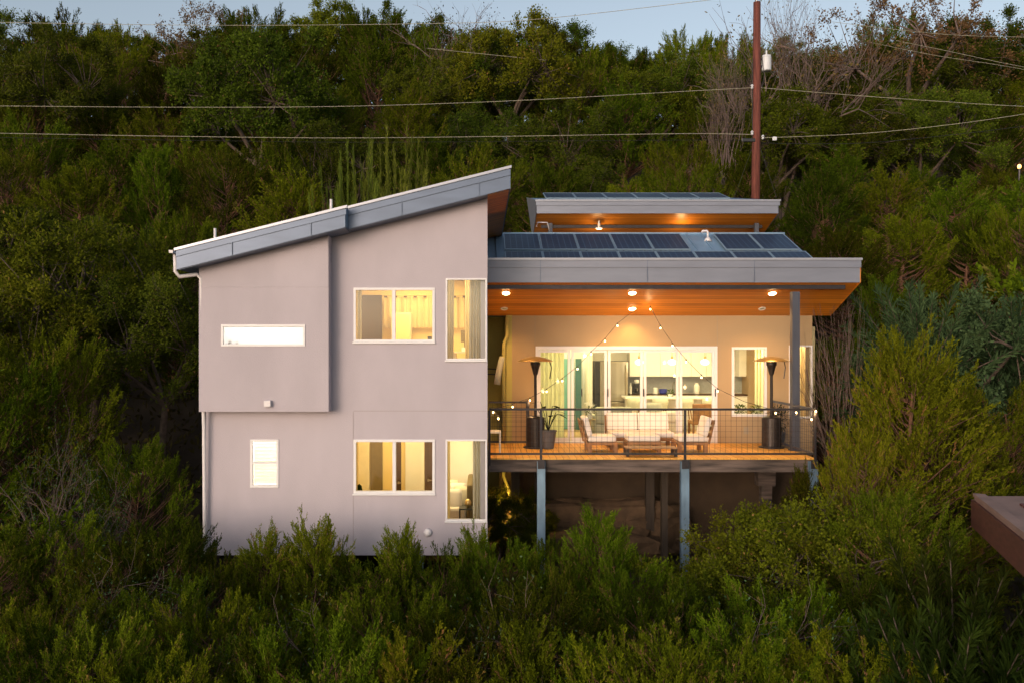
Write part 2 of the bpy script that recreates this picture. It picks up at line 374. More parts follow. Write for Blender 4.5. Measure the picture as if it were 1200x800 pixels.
# roofs of the tall block: two slabs, the left one stepping forward over the bay
def slab(x0, x1, y0, y1, dz, th, fm):
    t = lambda x: rt(x)+dz
    mb = MB(); mb.prism_y([(x0,t(x0)-th+.02),(x1,t(x1)-th+.02),(x1,t(x1)-.02),(x0,t(x0)-.02)], y0+.03, y1)
    r = mb.build('roof', 'roof_metal', H)
    f = MB(); k = .40*th
    f.prism_y([(x0,t(x0)-th),(x1,t(x1)-th),(x1,t(x1)-k),(x0,t(x0)-k)], y0, y0+.03)
    if x0 < -5: f.box(x0-.02, x0, y0, y1, t(x0)-th, t(x0)-.02)
    else: f.box(x1, x1+.02, y0, y1, t(x1)-th, t(x1)-.02)
    f.build('fascia', fm, r)
    f = MB(); f.prism_y([(x0-.02,t(x0)-k-.004),(x1+.02,t(x1)-k+.001),(x1+.02,t(x1)-.05),(x0-.02,t(x0)-.055)], y0-.022, y0-.001)
    f.build('fascia', fm, r)
    q = x0+1.05
    while q < x1-.3: MB().box(q, q+.009, y0-.026, y0-.0005, t(q)-th+.012, t(q)-.07).build('lap_seam', 'fascia_metal', r); q += 1.52
    f = MB(); f.prism_y([(x0-.05,t(x0)-.058),(x1+.04,t(x1)-.04),(x1+.04,t(x1)+.012),(x0-.05,t(x0)-.008)], y0-.05, y0+.06)
    f.build('drip_edge', 'drip_edge', r)
    f = MB()
    x = x0+.3
    while x < x1: f.box(x, x+.02, y0+.06, y1, t(x)-.03, t(x)+.03); x += .42
    f.build('seam', 'roof_metal', r)
    f = MB(); f.prism_y([(x0+.005,t(x0)-th-.012),(x1-.005,t(x1)-th-.012),(x1-.005,t(x1)-th-.002),(x0+.005,t(x0)-th-.002)], y0+.035, y1)
    return r, f
XS = X_(405,16.5)
r1, f1 = slab(X_(209,16.5), XS, 16.45, 24.8, -.02, .41, 'fascia_metal'); f1.build('soffit', 'fascia_metal', r1)
r2, f2 = slab(XS+.004, .52, 16.78, 24.8, .02, .44, 'fascia_metal')
def sof(x0, x1, mat):
    t = lambda x: rt(x)+.02-.44
    MB().prism_y([(x0,t(x0)-.012),(x1,t(x1)-.012),(x1,t(x1)-.002),(x0,t(x0)-.002)], 16.815, 24.8).build('soffit', mat, r2)
sof(XS+.01, XR, 'fascia_metal'); sof(XR+.002, .515, 'soffit_wood')
# gutter and downspout on the left
mb = MB(); xg = X_(207,16.6); zg = rt(xg)-.02
mb.box(xg-.10, xg-.022, 16.47, 24.8, zg-.08, zg-.065); mb.box(xg-.105, xg-.09, 16.47, 24.8, zg-.065, zg-.02); mb.box(xg-.09, xg-.022, 16.455, 16.47, zg-.08, zg-.025)
mb.build('gutter', 'pale_pipe', H)
mb = MB(); xd = X_(236.2,16.9)
mb.tube([(xg-.03,16.6,zg-.1),(xg-.03,16.62,zg-.42),(xg+.03,16.65,zg-.52),(xd-.08,16.85,Z_(322,16.9)),(xd,16.88,Z_(327,16.9)),(xd,16.9,0),(xd,17.05,-1.6),(xd,17.08,-3),(xd,17.1,Z_(664,17.1))], .04, 8)
mb.build('downspout', 'pale_pipe', H, smooth=True)
# vents on the roof (pipes)
for px, py0, py1 in ((252,277,270),(388,243,236)):
    d = 18.2; x = X_(px,d); z = rt(x)
    MB().tube([(x,d,z-.1),(x,d,Z_(py1,d)+.04)], .03, 8).build('vent_pipe', 'pale_pipe', H)
# round wall lamp at lower right
d = DB
mb = MB(); mb.lathe((0,0,0), [(.02,0),(.075,.0),(.085,.03),(.06,.07),(.02,.08)], 16)
mb.v = [(x+X_(501.5,d), -z+d, y+Z_(623,d)) for x,y,z in mb.v]; mb.build('wall_lamp', 'pale_pipe', H, smooth=True)

def window(rc, d, mull=None, wall=.14, fw=.04, pane='glass', frame='white_vinyl', hm=None, sill=True):
    x0,x1,z0,z1 = rc; fb = MB(); a, b_ = d-.018, d+.07
    fb.box(x0-.012,x1+.012,a,b_,z1-fw,z1+.012); fb.box(x0-.012,x1+.012,a,b_,z0-.012,z0+fw)
    fb.box(x0-.012,x0+fw,a+.001,b_,z0+fw,z1-fw); fb.box(x1-fw,x1+.012,a+.001,b_,z0+fw,z1-fw)
    if mull is not None: fb.box(mull-.035,mull+.035,a+.004,b_,z0+fw,z1-fw)
    if hm is not None: fb.box(x0+fw,x1-fw,a+.004,b_,hm-.02,hm+.02)
    p = MB(); p.box(x0+fw,x1-fw,d+.03,d+.036,z0+fw,z1-fw); w = p.build('window', pane, H)
    fb.build('frame', frame, w, bev=.004)
    if sill: s = MB(); s.box(x0-.03,x1+.02,d-.04,d+.02,z0-.045,z0-.013); s.build('sill', frame, w, bev=.004)
    return w
window(W1, DB, X_(461.5,DB)); window(W3, DB, X_(462,DB)); window(W2, DB, fw=.022); window(W4, DB, fw=.022)
window(W5, DBB, pane='frosted', sill=False, fw=.03)
w6 = window(W6, DB, pane='glass', hm=Z_(542,DB), sill=False)
mb = MB()
z = W6[2]+.06
while z < W6[3]-.06:
    mb.obox(((W6[0]+W6[1])/2, DB+.075, z), ((W6[1]-W6[0])/2-.045,0,0), (0,.010,-.008), (0,.0012,.0014)); mb.obox(((W6[0]+W6[1])/2, DB+.080, z+.013), ((W6[1]-W6[0])/2-.045,0,0), (0,.001,0), (0,.003,.012)); z += .028
mb.build('blind_slats', 'blind', w6)
light('POINT','room_light',(-4.4,18.1,-2.1), 370, (1,.96,.88), .35); light('POINT','room_light',(-4.3,18.4,.9), 110, (1,.98,.93), .12)
MB().box(XL+.15,-3.43,19.4,19.5,ZB+.17,-1.33).box(XL+.15,-3.43,19.4,19.5,-1.07,1.3).build('partition','plaster_white',H)
mb = MB()
for px, h in ((267,.10),(271,.15),(274,.08),(279,.12),(284,.06),(289,.08),(303,.03),(310,.035)):
    solo(MB().lathe((X_(px,DBB),DBB+.125,W5[2]+.0), [(.028,0),(.028,h*.7),(.01,h*.8),(.01,h)], 8),'bottle','grey_tile',(X_(px,DBB),DBB+.125,W5[2]),'hazy bottle standing behind the frosted slit window','bottle','bottles behind the frosted window')
# stilts below the block
for px, d0 in ((241,17.5),(492,17.5),(565.2,17.35)):
    x = X_(px,d0); MB().box(x-.07,x+.07,d0,d0+.14,ground(x,d0)-.2,ZB).build('post', 'blue_post', H)
for x in (-4.4,-1.4): MB().box(x-.12,x+.12,22,22.24,ground(x,22)-.2,ZB).build('post', 'dark_wood', H)

# ---- main volume
DW = 21.05; MX0 = X_(600,DW); MX1 = X_(952,DW); ZF = -2.39
DR = rect(629,839,407,518.5,DW); DR = (DR[0],DR[1],ZF,DR[3])
WR = rect(858,898,407,487,DW); WC = rect(925,951.5,405,489,DW)
mb = MB(); wall_holes(mb, MX0, MX1, ZF-.3, .74, DW, DW+.14, [DR, WR, WC]); w = mb.build('wall', 'cream_siding', H)
jb = MB()
for px in (627,840.5):
    x = X_(px,DW); jb.box(x-.007,x+.007,DW-.006,DW+.003,DR[3]+.03,.735)
jb.box(X_(871.5,DW),X_(877,DW),DW-.02,DW,Z_(508,DW),Z_(500,DW))
jb.build('joint_strip', 'joint_cream', w)
mb = MB(); mb.box(MX0-.14, MX0, DW+.001, 22.8, ZF-.3, 2.0); mb.build('wall', 'olive_siding', H)
mb = MB(); mb.box(XR+.01, MX0-.14, 22.7, 22.84, ZF-1.9, 2.0); mb.build('wall', 'olive_siding', H)
mb = MB(); mb.box(MX1-.12, MX1, DW+.14, 28, ZF-.3, 1.9); mb.build('wall', 'cream_siding', H)
mb = MB(); mb.box(MX0, MX1, 28, 28.14, ZF-.3, 1.9); mb.build('wall', 'cream_siding', H)
mb = MB(); mb.box(MX0, MX1-.12, DW+.14, 28, ZF-.3, ZF-.01); mb.build('floor_slab', 'floor_wood', H)
mb = MB(); mb.box(MX0, MX1-.12, DW+.14, 28, .5, .56); mb.build('ceiling_board', 'plaster_white', H)
mb = MB(); mb.box(MX0, MX1-.12, 26.4, 26.5, ZF, .5); mb.box(X_(690,23.6),X_(690,23.6)+.1,23.6,26.4,ZF,.5); mb.box(MX0+.002,MX0+.1,DW+.14,26.4,ZF,.5)
mb.build('partition', 'plaster_white', H)
window(WR, DW, fw=.05, sill=False); wc = window(WC, DW, fw=.03, sill=False)
# curtain-lit corner: reveal is bright vinyl
# folding door: five leaves
mb = MB(); x0,x1,z0,z1 = DR
mb.box(x0-.03,x1+.03,DW-.03,DW+.12,z1-.05,z1+.03); mb.box(x0-.03,x0+.04,DW-.029,DW+.12,z0,z1-.05); mb.box(x1-.04,x1+.03,DW-.029,DW+.12,z0,z1-.05); mb.box(x0+.04,x1-.04,DW-.02,DW+.12,z0,z0+.03)
fd = mb.build('folding_door', 'white_vinyl', H)
edges = [629.8+i*(838.2-629.8)/5 for i in range(6)]
edges = [629.8, 669, 712, 754, 796, 838.2]
for i in range(5):
    a = X_(edges[i],DW)+.012; b_ = X_(edges[i+1],DW)-.012; st = .065
    p = MB(); lo, hi = z0+.04, z1-.055
    p.box(a,a+st,DW+.005,DW+.055,lo,hi); p.box(b_-st,b_,DW+.005,DW+.055,lo,hi); p.box(a+st,b_-st,DW+.006,DW+.055,hi-.07,hi); p.box(a+st,b_-st,DW+.006,DW+.055,lo,lo+.09)
    p.build('door_leaf', 'white_vinyl', fd, bev=.004)
    p = MB(); p.box(a+st,b_-st,DW+.028,DW+.034,lo+.09,hi-.07); p.build('pane', 'glass', fd)
for px in (681.5, 712, 754, 838): 
    mb = MB(); x = X_(px,DW); mb.box(x-.012,x+.012,DW-.045,DW+.005,Z_(464,DW),Z_(455,DW)); mb.build('handle', 'dark_steel', fd)
# downspout in the recess
mb = MB(); x = X_(592,20.9)
mb.tube([(x+.05,20.95,.7),(x+.05,20.95,.25),(x-.03,20.95,.05),(x-.03,20.95,-2.4)], .045, 8); mb.tube([(x-.03,20.95,-2.7),(x-.03,20.95,-3.2),(x+.16,20.9,-3.75)], .045, 8)
mb.build('downspout', 'olive_siding', H, smooth=True)
# ---- canopy and main roof
D0 = 19.4; RX = 8.57; zb, zt = 1.44, 1.975
mb = MB(); mb.prism_x([(D0+.03,zb+.01),(D0+.03,zt-.02),(21.45,1.985),(24.0,3.14),(24.1,3.1),(24.1,.76),(DW+.0,.75)], XR+.012, 8.1)
mb.prism_x([(D0+.03,zb+.01),(D0+.03,zt-.02),(21.4,1.98),(DW,.75)], 8.1, RX-.02)
mb.prism_x([(21.45,1.90),(21.45,1.985),(24.0,3.14),(24.1,3.0)], 8.1, 8.46)
rf = mb.build('roof', 'roof_metal', H)
mb = MB(); mb.prism_x([(D0+.035,zb-.004),(DW+.02,.738),(DW+.02,.746),(D0+.035,zb+.006)], XR+.015, RX); mb.build('soffit', 'soffit_wood', rf)
mb = MB(); mb.box(XR+.012, RX, D0, D0+.03, zb-.01, zt-.20); mb.build('fascia', 'fascia_pale', rf)
mb = MB(); mb.box(XR+.012, RX+.02, D0-.022, D0, zt-.205, zt-.035); mb.build('fascia', 'fascia_pale', rf)
q = 1.3
while q < RX: MB().box(q, q+.009, D0-.026, D0-.0005, zb, zt-.04).build('lap_seam', 'fascia_metal', rf); q += 2.43
mb = MB(); mb.box(XR+.012, RX+.04, D0-.05, D0+.1, zt-.036, zt+.012); mb.build('drip_edge', 'drip_edge', rf)
mb = MB(); mb.prism_x([(D0,zb-.01),(D0,zt-.04),(21.4,1.97),(DW+.02,.738)], RX, RX+.02); mb.build('fascia', 'soffit_wood', rf)
mb = MB(); x = .35
while x < 8.4:
    mb.prism_x([(21.5,2.0),(21.5,2.05),(23.98,3.17),(23.98,3.12)], x, x+.025); x += .41
mb.box(XR+.1, 8.47, 23.95, 24.12, 3.10, 3.17)
mb.build('seam', 'roof_metal', rf)
# steel beam and post
mb = MB(); db = 19.55; mb.box(XR+.012, 8.3, db, db+.12, Z_(338.8,db), Z_(332.8,db)); mb.build('beam', 'dark_steel', H)
mb = MB(); x = X_(932.5,19.5); mb.box(x-.085,x+.085,19.47,19.64,ZF,Z_(342,19.5)); mb.box(x-.12,x+.12,19.45,19.66,ZF,ZF+.02); mb.build('post', 'steel_post', H)
# ---- upper roof
U0 = 24.5; UX0, UX1 = 1.52, 8.5
mb = MB(); mb.prism_x([(U0+.02,3.82),(U0+.02,4.16),(29.8,5.14),(26.2,3.3)], UX0+.02, UX1-.02); uf = mb.build('roof', 'roof_metal', H)
mb = MB(); mb.prism_x([(U0+.03,3.795),(26.2,3.27),(26.2,3.285),(U0+.03,3.81)], UX0+.02, UX1-.01); mb.build('soffit', 'soffit_wood', uf)
mb = MB(); mb.box(UX0, UX1, U0-.0, U0+.02, 3.79, 4.02); mb.build('fascia', 'fascia_pale', uf)
mb = MB(); mb.box(UX0, UX1+.02, U0-.022, U0, 4.015, 4.14); mb.build('fascia', 'fascia_pale', uf)
mb = MB(); mb.box(UX0-.02, UX1+.04, U0-.05, U0+.08, 4.14, 4.18); mb.build('drip_edge', 'drip_edge', uf)
mb = MB(); mb.prism_x([(U0,3.79),(U0,4.17),(29.82,5.17),(26.2,3.28)], UX0-.0, UX0+.02); mb.build('fascia', 'fascia_pale', uf)
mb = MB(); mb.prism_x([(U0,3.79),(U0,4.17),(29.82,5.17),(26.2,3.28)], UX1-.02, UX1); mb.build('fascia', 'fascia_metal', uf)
mb = MB(); mb.box(UX0+.1, UX1-.3, 26.2, 28, .6, 3.27); mb.build('wall', 'cream_siding', H)
mb = MB(); mb.box(UX0+.2, UX1-.25, 25.2, 25.28, 3.47, 3.555); mb.build('beam', 'dark_steel', H)
for px in (645,887):
    x = X_(px,25.1); MB().box(x-.06,x+.06,25.1,25.2,2.6,3.6).build('post', 'steel_post', H)
# gooseneck pipe and roof vent
x = X_(829.5,23.4); z = .45*23.4-7.66
MB().tube([(x,23.4,z-.05),(x,23.4,Z_(272,23.4)),(x-.03,23.4,Z_(270.6,23.4)),(x-.14,23.4,Z_(271,23.4)),(x-.17,23.4,Z_(273,23.4))], .03, 8).lathe((x,23.4,z-.02), [(.12,0),(.05,.1),(.03,.12)], 10).build('vent_pipe', 'pale_pipe', H, smooth=True)
MB().tube([(X_(628,24.6),24.45,3.4),(X_(630,24.6),24.45,3.52),(X_(641,24.6),24.5,3.53),(X_(643.5,24.6),24.6,3.3)], .02, 6).build('vent_pipe', 'pale_pipe', H, smooth=True)
# ---- deck
DF = 18.2; DX1 = 7.12
mb = MB(); x = XR+.03
while x < DX1-.02: mb.box(x, min(x+.1376,DX1), DF, DW-.031, ZF-.03, ZF); x += .1426
dk = mb.build('deck_floor', 'deck_wood', H)
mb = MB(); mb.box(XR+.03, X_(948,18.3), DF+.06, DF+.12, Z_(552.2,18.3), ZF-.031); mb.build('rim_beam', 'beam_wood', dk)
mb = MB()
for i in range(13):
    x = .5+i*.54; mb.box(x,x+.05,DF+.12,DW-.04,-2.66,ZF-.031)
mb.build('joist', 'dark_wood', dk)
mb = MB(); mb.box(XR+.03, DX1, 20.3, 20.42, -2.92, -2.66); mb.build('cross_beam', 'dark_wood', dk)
for px in (634,802,952.5):
    x = X_(px,18.2); p = MB().box(x-.085,x+.085,18.12,18.257,ground(x,18.2)-.3,Z_(540,18.2)).build('post', 'blue_post', H)
    MB().box(x-.075,x+.075,18.09,18.115,Z_(548,18.2),Z_(537.5,18.2)).build('bracket', 'dark_steel', p, bev=.004)
for px, d, w_ in ((604,20.5,.10),(762,20.6,.10),(779,19.9,.07),(630,20.6,.07)):
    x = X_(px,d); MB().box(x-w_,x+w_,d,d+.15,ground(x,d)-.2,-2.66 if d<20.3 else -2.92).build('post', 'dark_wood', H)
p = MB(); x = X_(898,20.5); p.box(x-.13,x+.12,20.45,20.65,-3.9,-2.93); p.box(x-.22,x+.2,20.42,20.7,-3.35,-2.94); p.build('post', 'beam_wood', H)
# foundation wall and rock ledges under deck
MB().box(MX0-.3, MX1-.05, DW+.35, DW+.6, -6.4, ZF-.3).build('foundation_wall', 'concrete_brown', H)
# ---- railing
RZ = Z_(478,DF)
def railing(p0, p1, ztop, posts, zlo=ZF+.09, mesh=True, mat='dark_steel'):
    x0,y0 = p0; x1,y1 = p1; L_ = hypot(x1-x0,y1-y0); ux,uy = (x1-x0)/L_,(y1-y0)/L_
    t = MB(); t.obox(((x0+x1)/2,(y0+y1)/2,ztop-.022), (ux*L_/2,uy*L_/2,0), (-uy*.03,ux*.03,0), (0,0,.022)); r = t.build('railing', mat, H)
    t = MB(); t.obox(((x0+x1)/2,(y0+y1)/2,zlo), (ux*L_/2,uy*L_/2,0), (-uy*.018,ux*.018,0), (0,0,.02)); t.build('bottom_rail', mat, r)
    for s in posts:
        t = MB(); cx, cy = x0+ux*s*L_, y0+uy*s*L_; t.box(cx-.025,cx+.025,cy-.025,cy+.025,ZF-.16,ztop-.044); t.build('rail_post', mat, r)
    if mesh:
        t = MB(); s = .1
        while s < L_:
            cx, cy = x0+ux*s, y0+uy*s; t.box(cx-.0025,cx+.0025,cy-.0022,cy+.0022,zlo+.02,ztop-.044); s += .115
        z = zlo+.13
        while z < ztop-.06:
            t.obox(((x0+x1)/2,(y0+y1)/2,z), (ux*L_/2,uy*L_/2,0), (-uy*.002,ux*.002,0), (0,0,.0023)); z += .115
        t.build('wire_mesh', mat, r)
    return r
xr = X_(957,DF)-.03
xp = [X_(p,DF) for p in (573.5,634,803)]
railing((xp[0],DF+.02), (xr,DF+.02), RZ, [(v-xp[0])/(xr-xp[0]) for v in xp]+[1.0])
railing((xr,DF+.05), (xr,DW-.05), RZ, [.46,.985], mat='steel_post')
railing((XR+.04,20.5), (X_(619,20.5),20.5), RZ, [1.0])
railing((X_(619,20.5),20.53), (X_(619,20.5),DW-.05), RZ, [.95])

# ---- solar panels
def solar(loc, tilt, ln, label, group):
    r = root('solar_panel', loc, label, 'solar panel', group)
    f = MB(); a = .485; h = ln/2
    f.box(-a,a,-h,-h+.03,-.02,.02); f.box(-a,a,h-.03,h,-.02,.02); f.box(-a,-a+.025,-h+.03,h-.03,-.02,.02); f.box(a-.025,a,-h+.03,h-.03,-.02,.02)
    o = f.build('frame', 'panel_frame'); o.parent = r
    f = MB(); f.box(-a+.025,a-.025,-h+.03,h-.03,-.015,.012); o = f.build('cell_sheet', 'solar_cell'); o.parent = r
    f = MB(); f.box(-.3,-.26,-h+.1,h-.1,-.075,-.021); f.box(.26,.3,-h+.1,h-.1,-.075,-.021); o = f.build('mounting_rail', 'steel_post'); o.parent = r
    r.rotation_euler = (tilt,0,0); return r
NTH = ['first','second','third','fourth','fifth','sixth','seventh','eighth','ninth','tenth','eleventh','twelfth','thirteenth','fourteenth','fifteenth','sixteenth','seventeenth','eighteenth']
tl = math.atan(.45); ln = 1.40
proto = solar((0,0,0), tl, ln, 'x', 'solar panels on the lower roof')
def sp_place(x, d, label, g='solar panels on the lower roof', z=None, t=tl):
    c = copy_thing(proto, (x, d, (.45*d-7.66+.065) if z is None else z)); c.rotation_euler = (t,0,0)
    c['label'] = label; c['group'] = g
for i in range(5): sp_place(.56+.985*(i+.5), 23.12, f'dark solar panel in upper row of lower roof, {NTH[i]} from the block')
for i in range(2): sp_place(6.40+.985*(i+.5), 23.12, ['dark solar panel right of the gooseneck pipe on lower roof','dark solar panel at right end of upper row on lower roof'][i])
for i in range(8): sp_place(.56+.985*(i+.5), 21.69, f'dark solar panel in low front row behind fascia, {NTH[i]} from the block')
for i in range(6): sp_place(2.0+.985*(i+.5), 27.95, f'dark solar panel on the highest roof, {NTH[i]} from its left end', 'solar panels on the upper roof', 4.90, math.atan(.30))
for ch in list(proto.children): bpy.data.objects.remove(ch)
bpy.data.objects.remove(proto)

# ================================================================== LIGHT FIXTURES
def soffz(d): return zb-(d-D0)*(zb-.738)/(DW+.02-D0)
def can(px, py, lit, label):
    A = 1.44+ (zb-.738)/(DW+.02-D0)*D0; sl = (zb-.738)/(DW+.02-D0); d = A/((405-py)/1000+sl)
    x = X_(px,d); z = soffz(d)-.006
    r = root('recessed_light', (x,d,z), label, 'ceiling light', 'round lights in the deck ceiling')
    m = MB(); m.lathe((0,0,0), [(.05,-.004),(.085,-.012),(.09,.0)], 20); o = m.build('trim_ring', 'white_paint', smooth=False); o.parent = r
    m = MB(); m.lathe((0,0,0), [(.001,-.026),(.08,-.022),(.088,-.013)] if lit else [(.001,-.006),(.045,-.006),(.05,-.003)], 20); o = m.build('lens', 'lamp_warm' if lit else 'cushion_grey'); o.parent = r
    r.rotation_euler = (-math.atan(sl),0,0)
    if lit: light('SPOT', 'deck_lamp', (x,d-.03,z-.06), 80 if py > 350 else 200, (1,.54,.17), .06, None, 118)
can(593,343,True,'lit round ceiling light over left end of deck'); can(741,343,True,'lit round ceiling light by the steel beam, middle of three')
can(905,343.5,True,'lit round ceiling light nearest the steel deck post'); can(741,361.5,True,'lit round ceiling light nearest the cream wall')
can(591,361.5,False,'unlit round ceiling light at left above the deck'); can(893,361.5,False,'unlit round ceiling light at right above the deck')
for px in (702,800): 
    light('POINT', 'eave_lamp', (X_(px,25.0),25.0,3.30), 16, (1,.6,.25), .1)
r = root('eave_lamp', (X_(702,25.0),25.0,3.42), 'small round lit lamp under the eave of the highest roof', 'lamp')
o = MB().lathe((0,0,0), [(.03,0),(.10,.0),(.10,.03),(.04,.05),(.02,.25)], 14).build('housing','white_paint'); o.parent = r
o = MB().lathe((0,0,0), [(.001,-.02),(.08,-.012),(.09,0)], 14).build('lens','pendant_glow'); o.parent = r
# string lights
def catenary(a, b_, sag, n=14):
    return [tuple(a[k]+(b_[k]-a[k])*i/n - (sag*4*(i/n)*(1-i/n) if k == 2 else 0) for k in range(3)) for i in range(n+1)]
def bulb(parent, px, py, d, wireup=.05):
    x, z = X_(px,d), Z_(py,d)
    o = MB().ball((x,d,z), .019, 10, 1.15).build('bulb', 'bulb_warm', parent, smooth=True)
    MB().tube([(x,d,z+.03),(x,d,z+.075)], .014, 6).build('socket', 'bulb_cap', o)
    light('POINT', 'bulb_glow', (x,d-.0,z-.06), 3.2, (1,.6,.26), .04)
ap = (X_(747,20.5), 20.5, Z_(361,20.5)); pL = (X_(620,20.5),20.5,Z_(466,20.5))
s1 = root('string_lights', ap, 'string of warm bulbs running left from deck ceiling down to the railing', 'string lights', 'bulb strings over the deck')
P1 = [(723.6,381.8),(709,399.7),(692.7,414.8),(676.8,432),(659,446),(640.5,458.5),(621,468.7)]
pts = [ap]+[(X_(a,20.5),20.5,Z_(b_-3,20.5)) for a,b_ in P1]+[(X_(600.7,19.6),19.6,Z_(473,19.6)),(X_(578,18.3),18.3,Z_(479,18.3)),(X_(584,18.3),18.3,Z_(488,18.3))]
MB().tube(pts, .006, 5).build('cord', 'wire_dark', s1)
for a,b_ in P1: bulb(s1,a,b_,20.45)
bulb(s1,600.7,476.4,19.6); bulb(s1,578,482.7,18.27); bulb(s1,584,490,18.27)
ap2 = (X_(762,20.5),20.5,Z_(360,20.5))
s2_ = root('string_lights', ap2, 'string of warm bulbs running right from deck ceiling down to the corner post', 'string lights', 'bulb strings over the deck')
P2 = [(762,362.5,20.4),(773.9,384.5,20.3),(788,405,20.1),(804,424,19.9),(822,442,19.7),(841,458,19.5)]
P3 = [(909,483.5,18.27),(933,483,18.27),(956,481.5,18.15),(951,491,18.1)]
pts = [(X_(a,d),d,Z_(b_-3,d)) for a,b_,d in P2]+[(X_(872,19.0),19.0,Z_(470,19))]+[(X_(a,d),d,Z_(b_-3,d)) for a,b_,d in P3]
MB().tube([ap2]+pts, .006, 5).build('cord', 'wire_dark', s2_)
for a,b_,d in P2+P3: bulb(s2_,a,b_,d)

# ================================================================== DECK FURNITURE
def heater(x, d, label, rot):
    r = root('patio_heater', (x,d,ZF), label, 'patio heater', 'patio heaters on the deck')
    def B(mb, name, mat, par=None, **k):
        o = mb.build(name, mat, None, **k); o.parent = par or r; return o
    m = MB(); m.lathe((0,0,0), [(.23,0),(.235,.02),(.22,.04),(.22,.70),(.20,.72),(.06,.74)], 24); B(m,'tank_housing','heater_dark',smooth=False)
    B(MB().lathe((0,0,0), [(.29,0),(.29,.025),(.235,.03)], 24),'base','heater_dark')
    B(MB().tube([(0,0,.72),(0,0,1.72)], .035, 10),'pole','heater_dark')
    B(MB().lathe((0,0,1.70), [(.04,0),(.055,.03),(.075,.12),(.105,.22),(.12,.24),(.12,.30),(.11,.31)], 18),'burner','heater_dark')
    B(MB().lathe((0,0,2.02), [(.115,-.02),(.12,.02),(.40,.0),(.42,.005),(.41,.015),(.30,.065),(.16,.105),(.05,.12),(.001,.122)], 28),'reflector','heater_copper',smooth=True)
    B(MB().tube([(.33,0,2.03),(.38,.03,1.88),(.34,.03,1.62)], .012, 5),'chain','heater_dark')
    r.rotation_euler = (0,0,rot); return r
heater(X_(627.5,20.1), 20.1, 'copper topped mushroom patio heater beside the potted plant', 0)
heater(X_(904,20.1), 20.1, 'copper topped mushroom patio heater by the right window and post', .2)
# potted plant
x, d = X_(642.5,19.9), 19.9
r = root('potted_plant', (x,d,ZF), 'leafy green plant in a dark tapered pot beside the heater', 'plant')
o = MB().lathe((0,0,0), [(.12,0),(.13,.02),(.19,.40),(.205,.40),(.20,.43),(.17,.42)], 18).build('pot','pot_grey'); o.parent = r
lf = MB()
for i in range(11):
    a = i*2.4; h = .30+.45*random.random(); ld = .22+.12*random.random(); lx, ly = cos(a)*ld, sin(a)*ld*.8
    lf.tube([(0,0,.4),(lx*.4,ly*.4,.4+h*.6),(lx*.8,ly*.8,.42+h)], .008, 4)
    c = np.array([lx*.8,ly*.8,.42+h]); dr = np.array([cos(a)*.9, sin(a)*.5, .25-.5*random.random()]); dr /= np.linalg.norm(dr); sd = np.cross(dr,[0,0,1.]); sd /= np.linalg.norm(sd)
    L_ = .26; w_ = .06
    q = [c, c+dr*L_*.3+sd*w_, c+dr*L_*.7+sd*w_*.8-np.array([0,0,.02]), c+dr*L_-np.array([0,0,.05]), c+dr*L_*.7-sd*w_*.8-np.array([0,0,.02]), c+dr*L_*.3-sd*w_]
    lf.add(q, [tuple(range(6))])
o = lf.build('leaves','frond'); o.parent = r
# seating: frame with cushions
def seat(name, x, d, w, dp, face, label, cat, back=True, sh=.24, group=None, bh=.40):
    r = root(name, (x,d,ZF), label, cat, group)
    def B(mb, nm, mat, **k):
        o = mb.build(nm, mat, None, **k); o.parent = r; return o
    a, b_ = w/2, dp/2
    f = MB(); f.box(-a,a,-b_,-b_+.05,sh-.07,sh); f.box(-a,a,b_-.05,b_,sh-.07,sh); f.box(-a,-a+.05,-b_+.05,b_-.05,sh-.07,sh); f.box(a-.05,a,-b_+.05,b_-.05,sh-.07,sh)
    y = -b_+.12
    while y < b_-.08: f.box(-a+.05,a-.05,y,y+.06,sh-.03,sh-.01); y += .11
    B(f,'seat_frame','teak',bev=.006)
    for sx in (-1,1):
        for sy in (-1,1):
            l = MB(); cx, cy = sx*(a-.05), sy*(b_-.05); l.box(cx-.045,cx+.045,cy-.045,cy+.045,0,sh-.071); B(l,'leg','teak',bev=.005)
    c = MB(); c.box(-a+.02,a-.02,-b_+.03,b_-.02,sh,sh+.13); B(c,'cushion','cushion_white',bev=.035)
    if back:
        bk = MB(); t = .28
        n = 3
        for k in range(n):
            zz = sh+.12+k*bh/n; bk.obox((0, b_+.02+t*(zz-sh), zz+.02), (a,0,0), (0,.012,-.003), (0,.012,.045))
        for sx in (-1,1): bk.obox((sx*(a-.03), b_+.02+t*bh*.5, sh+bh*.5), (.03,0,0), (0,.02,0), (0,t*bh*.5,bh*.5+.05))
        B(bk,'back_frame','teak',bev=.004)
        bc = MB(); nseg = 2 if w > 1.2 else 1
        for k in range(nseg):
            cw = (w-.04)/nseg; cx = -a+.02+cw*(k+.5)
            bc.obox((cx, b_-.07+t*bh*.5, sh+.13+bh*.47), (cw/2-.008,0,0), (0,.06,-.017), (0,t*bh*.46,bh*.48))
        B(bc,'back_cushion','cushion_white',bev=.03)
    r.rotation_euler = (0,0,face); return r
seat('outdoor_sofa', X_(750,20.3), 20.3, 1.55, .72, 0, 'white cushioned wooden outdoor sofa facing the railing', 'sofa', bh=.42)
seat('outdoor_chair', X_(704,19.45), 19.45, .66, .68, pi/2, 'white cushioned wooden deck chair at left of the footstool', 'chair', group='deck chairs', bh=.44)
seat('outdoor_chair', X_(808,19.45), 19.45, .66, .68, -pi/2, 'white cushioned wooden deck chair at right of the footstool', 'chair', group='deck chairs', bh=.44)
seat('footstool', X_(752.5,19.4), 19.4, .76, .6, 0, 'white cushioned wooden footstool between the two deck chairs', 'footstool', back=False, sh=.25)
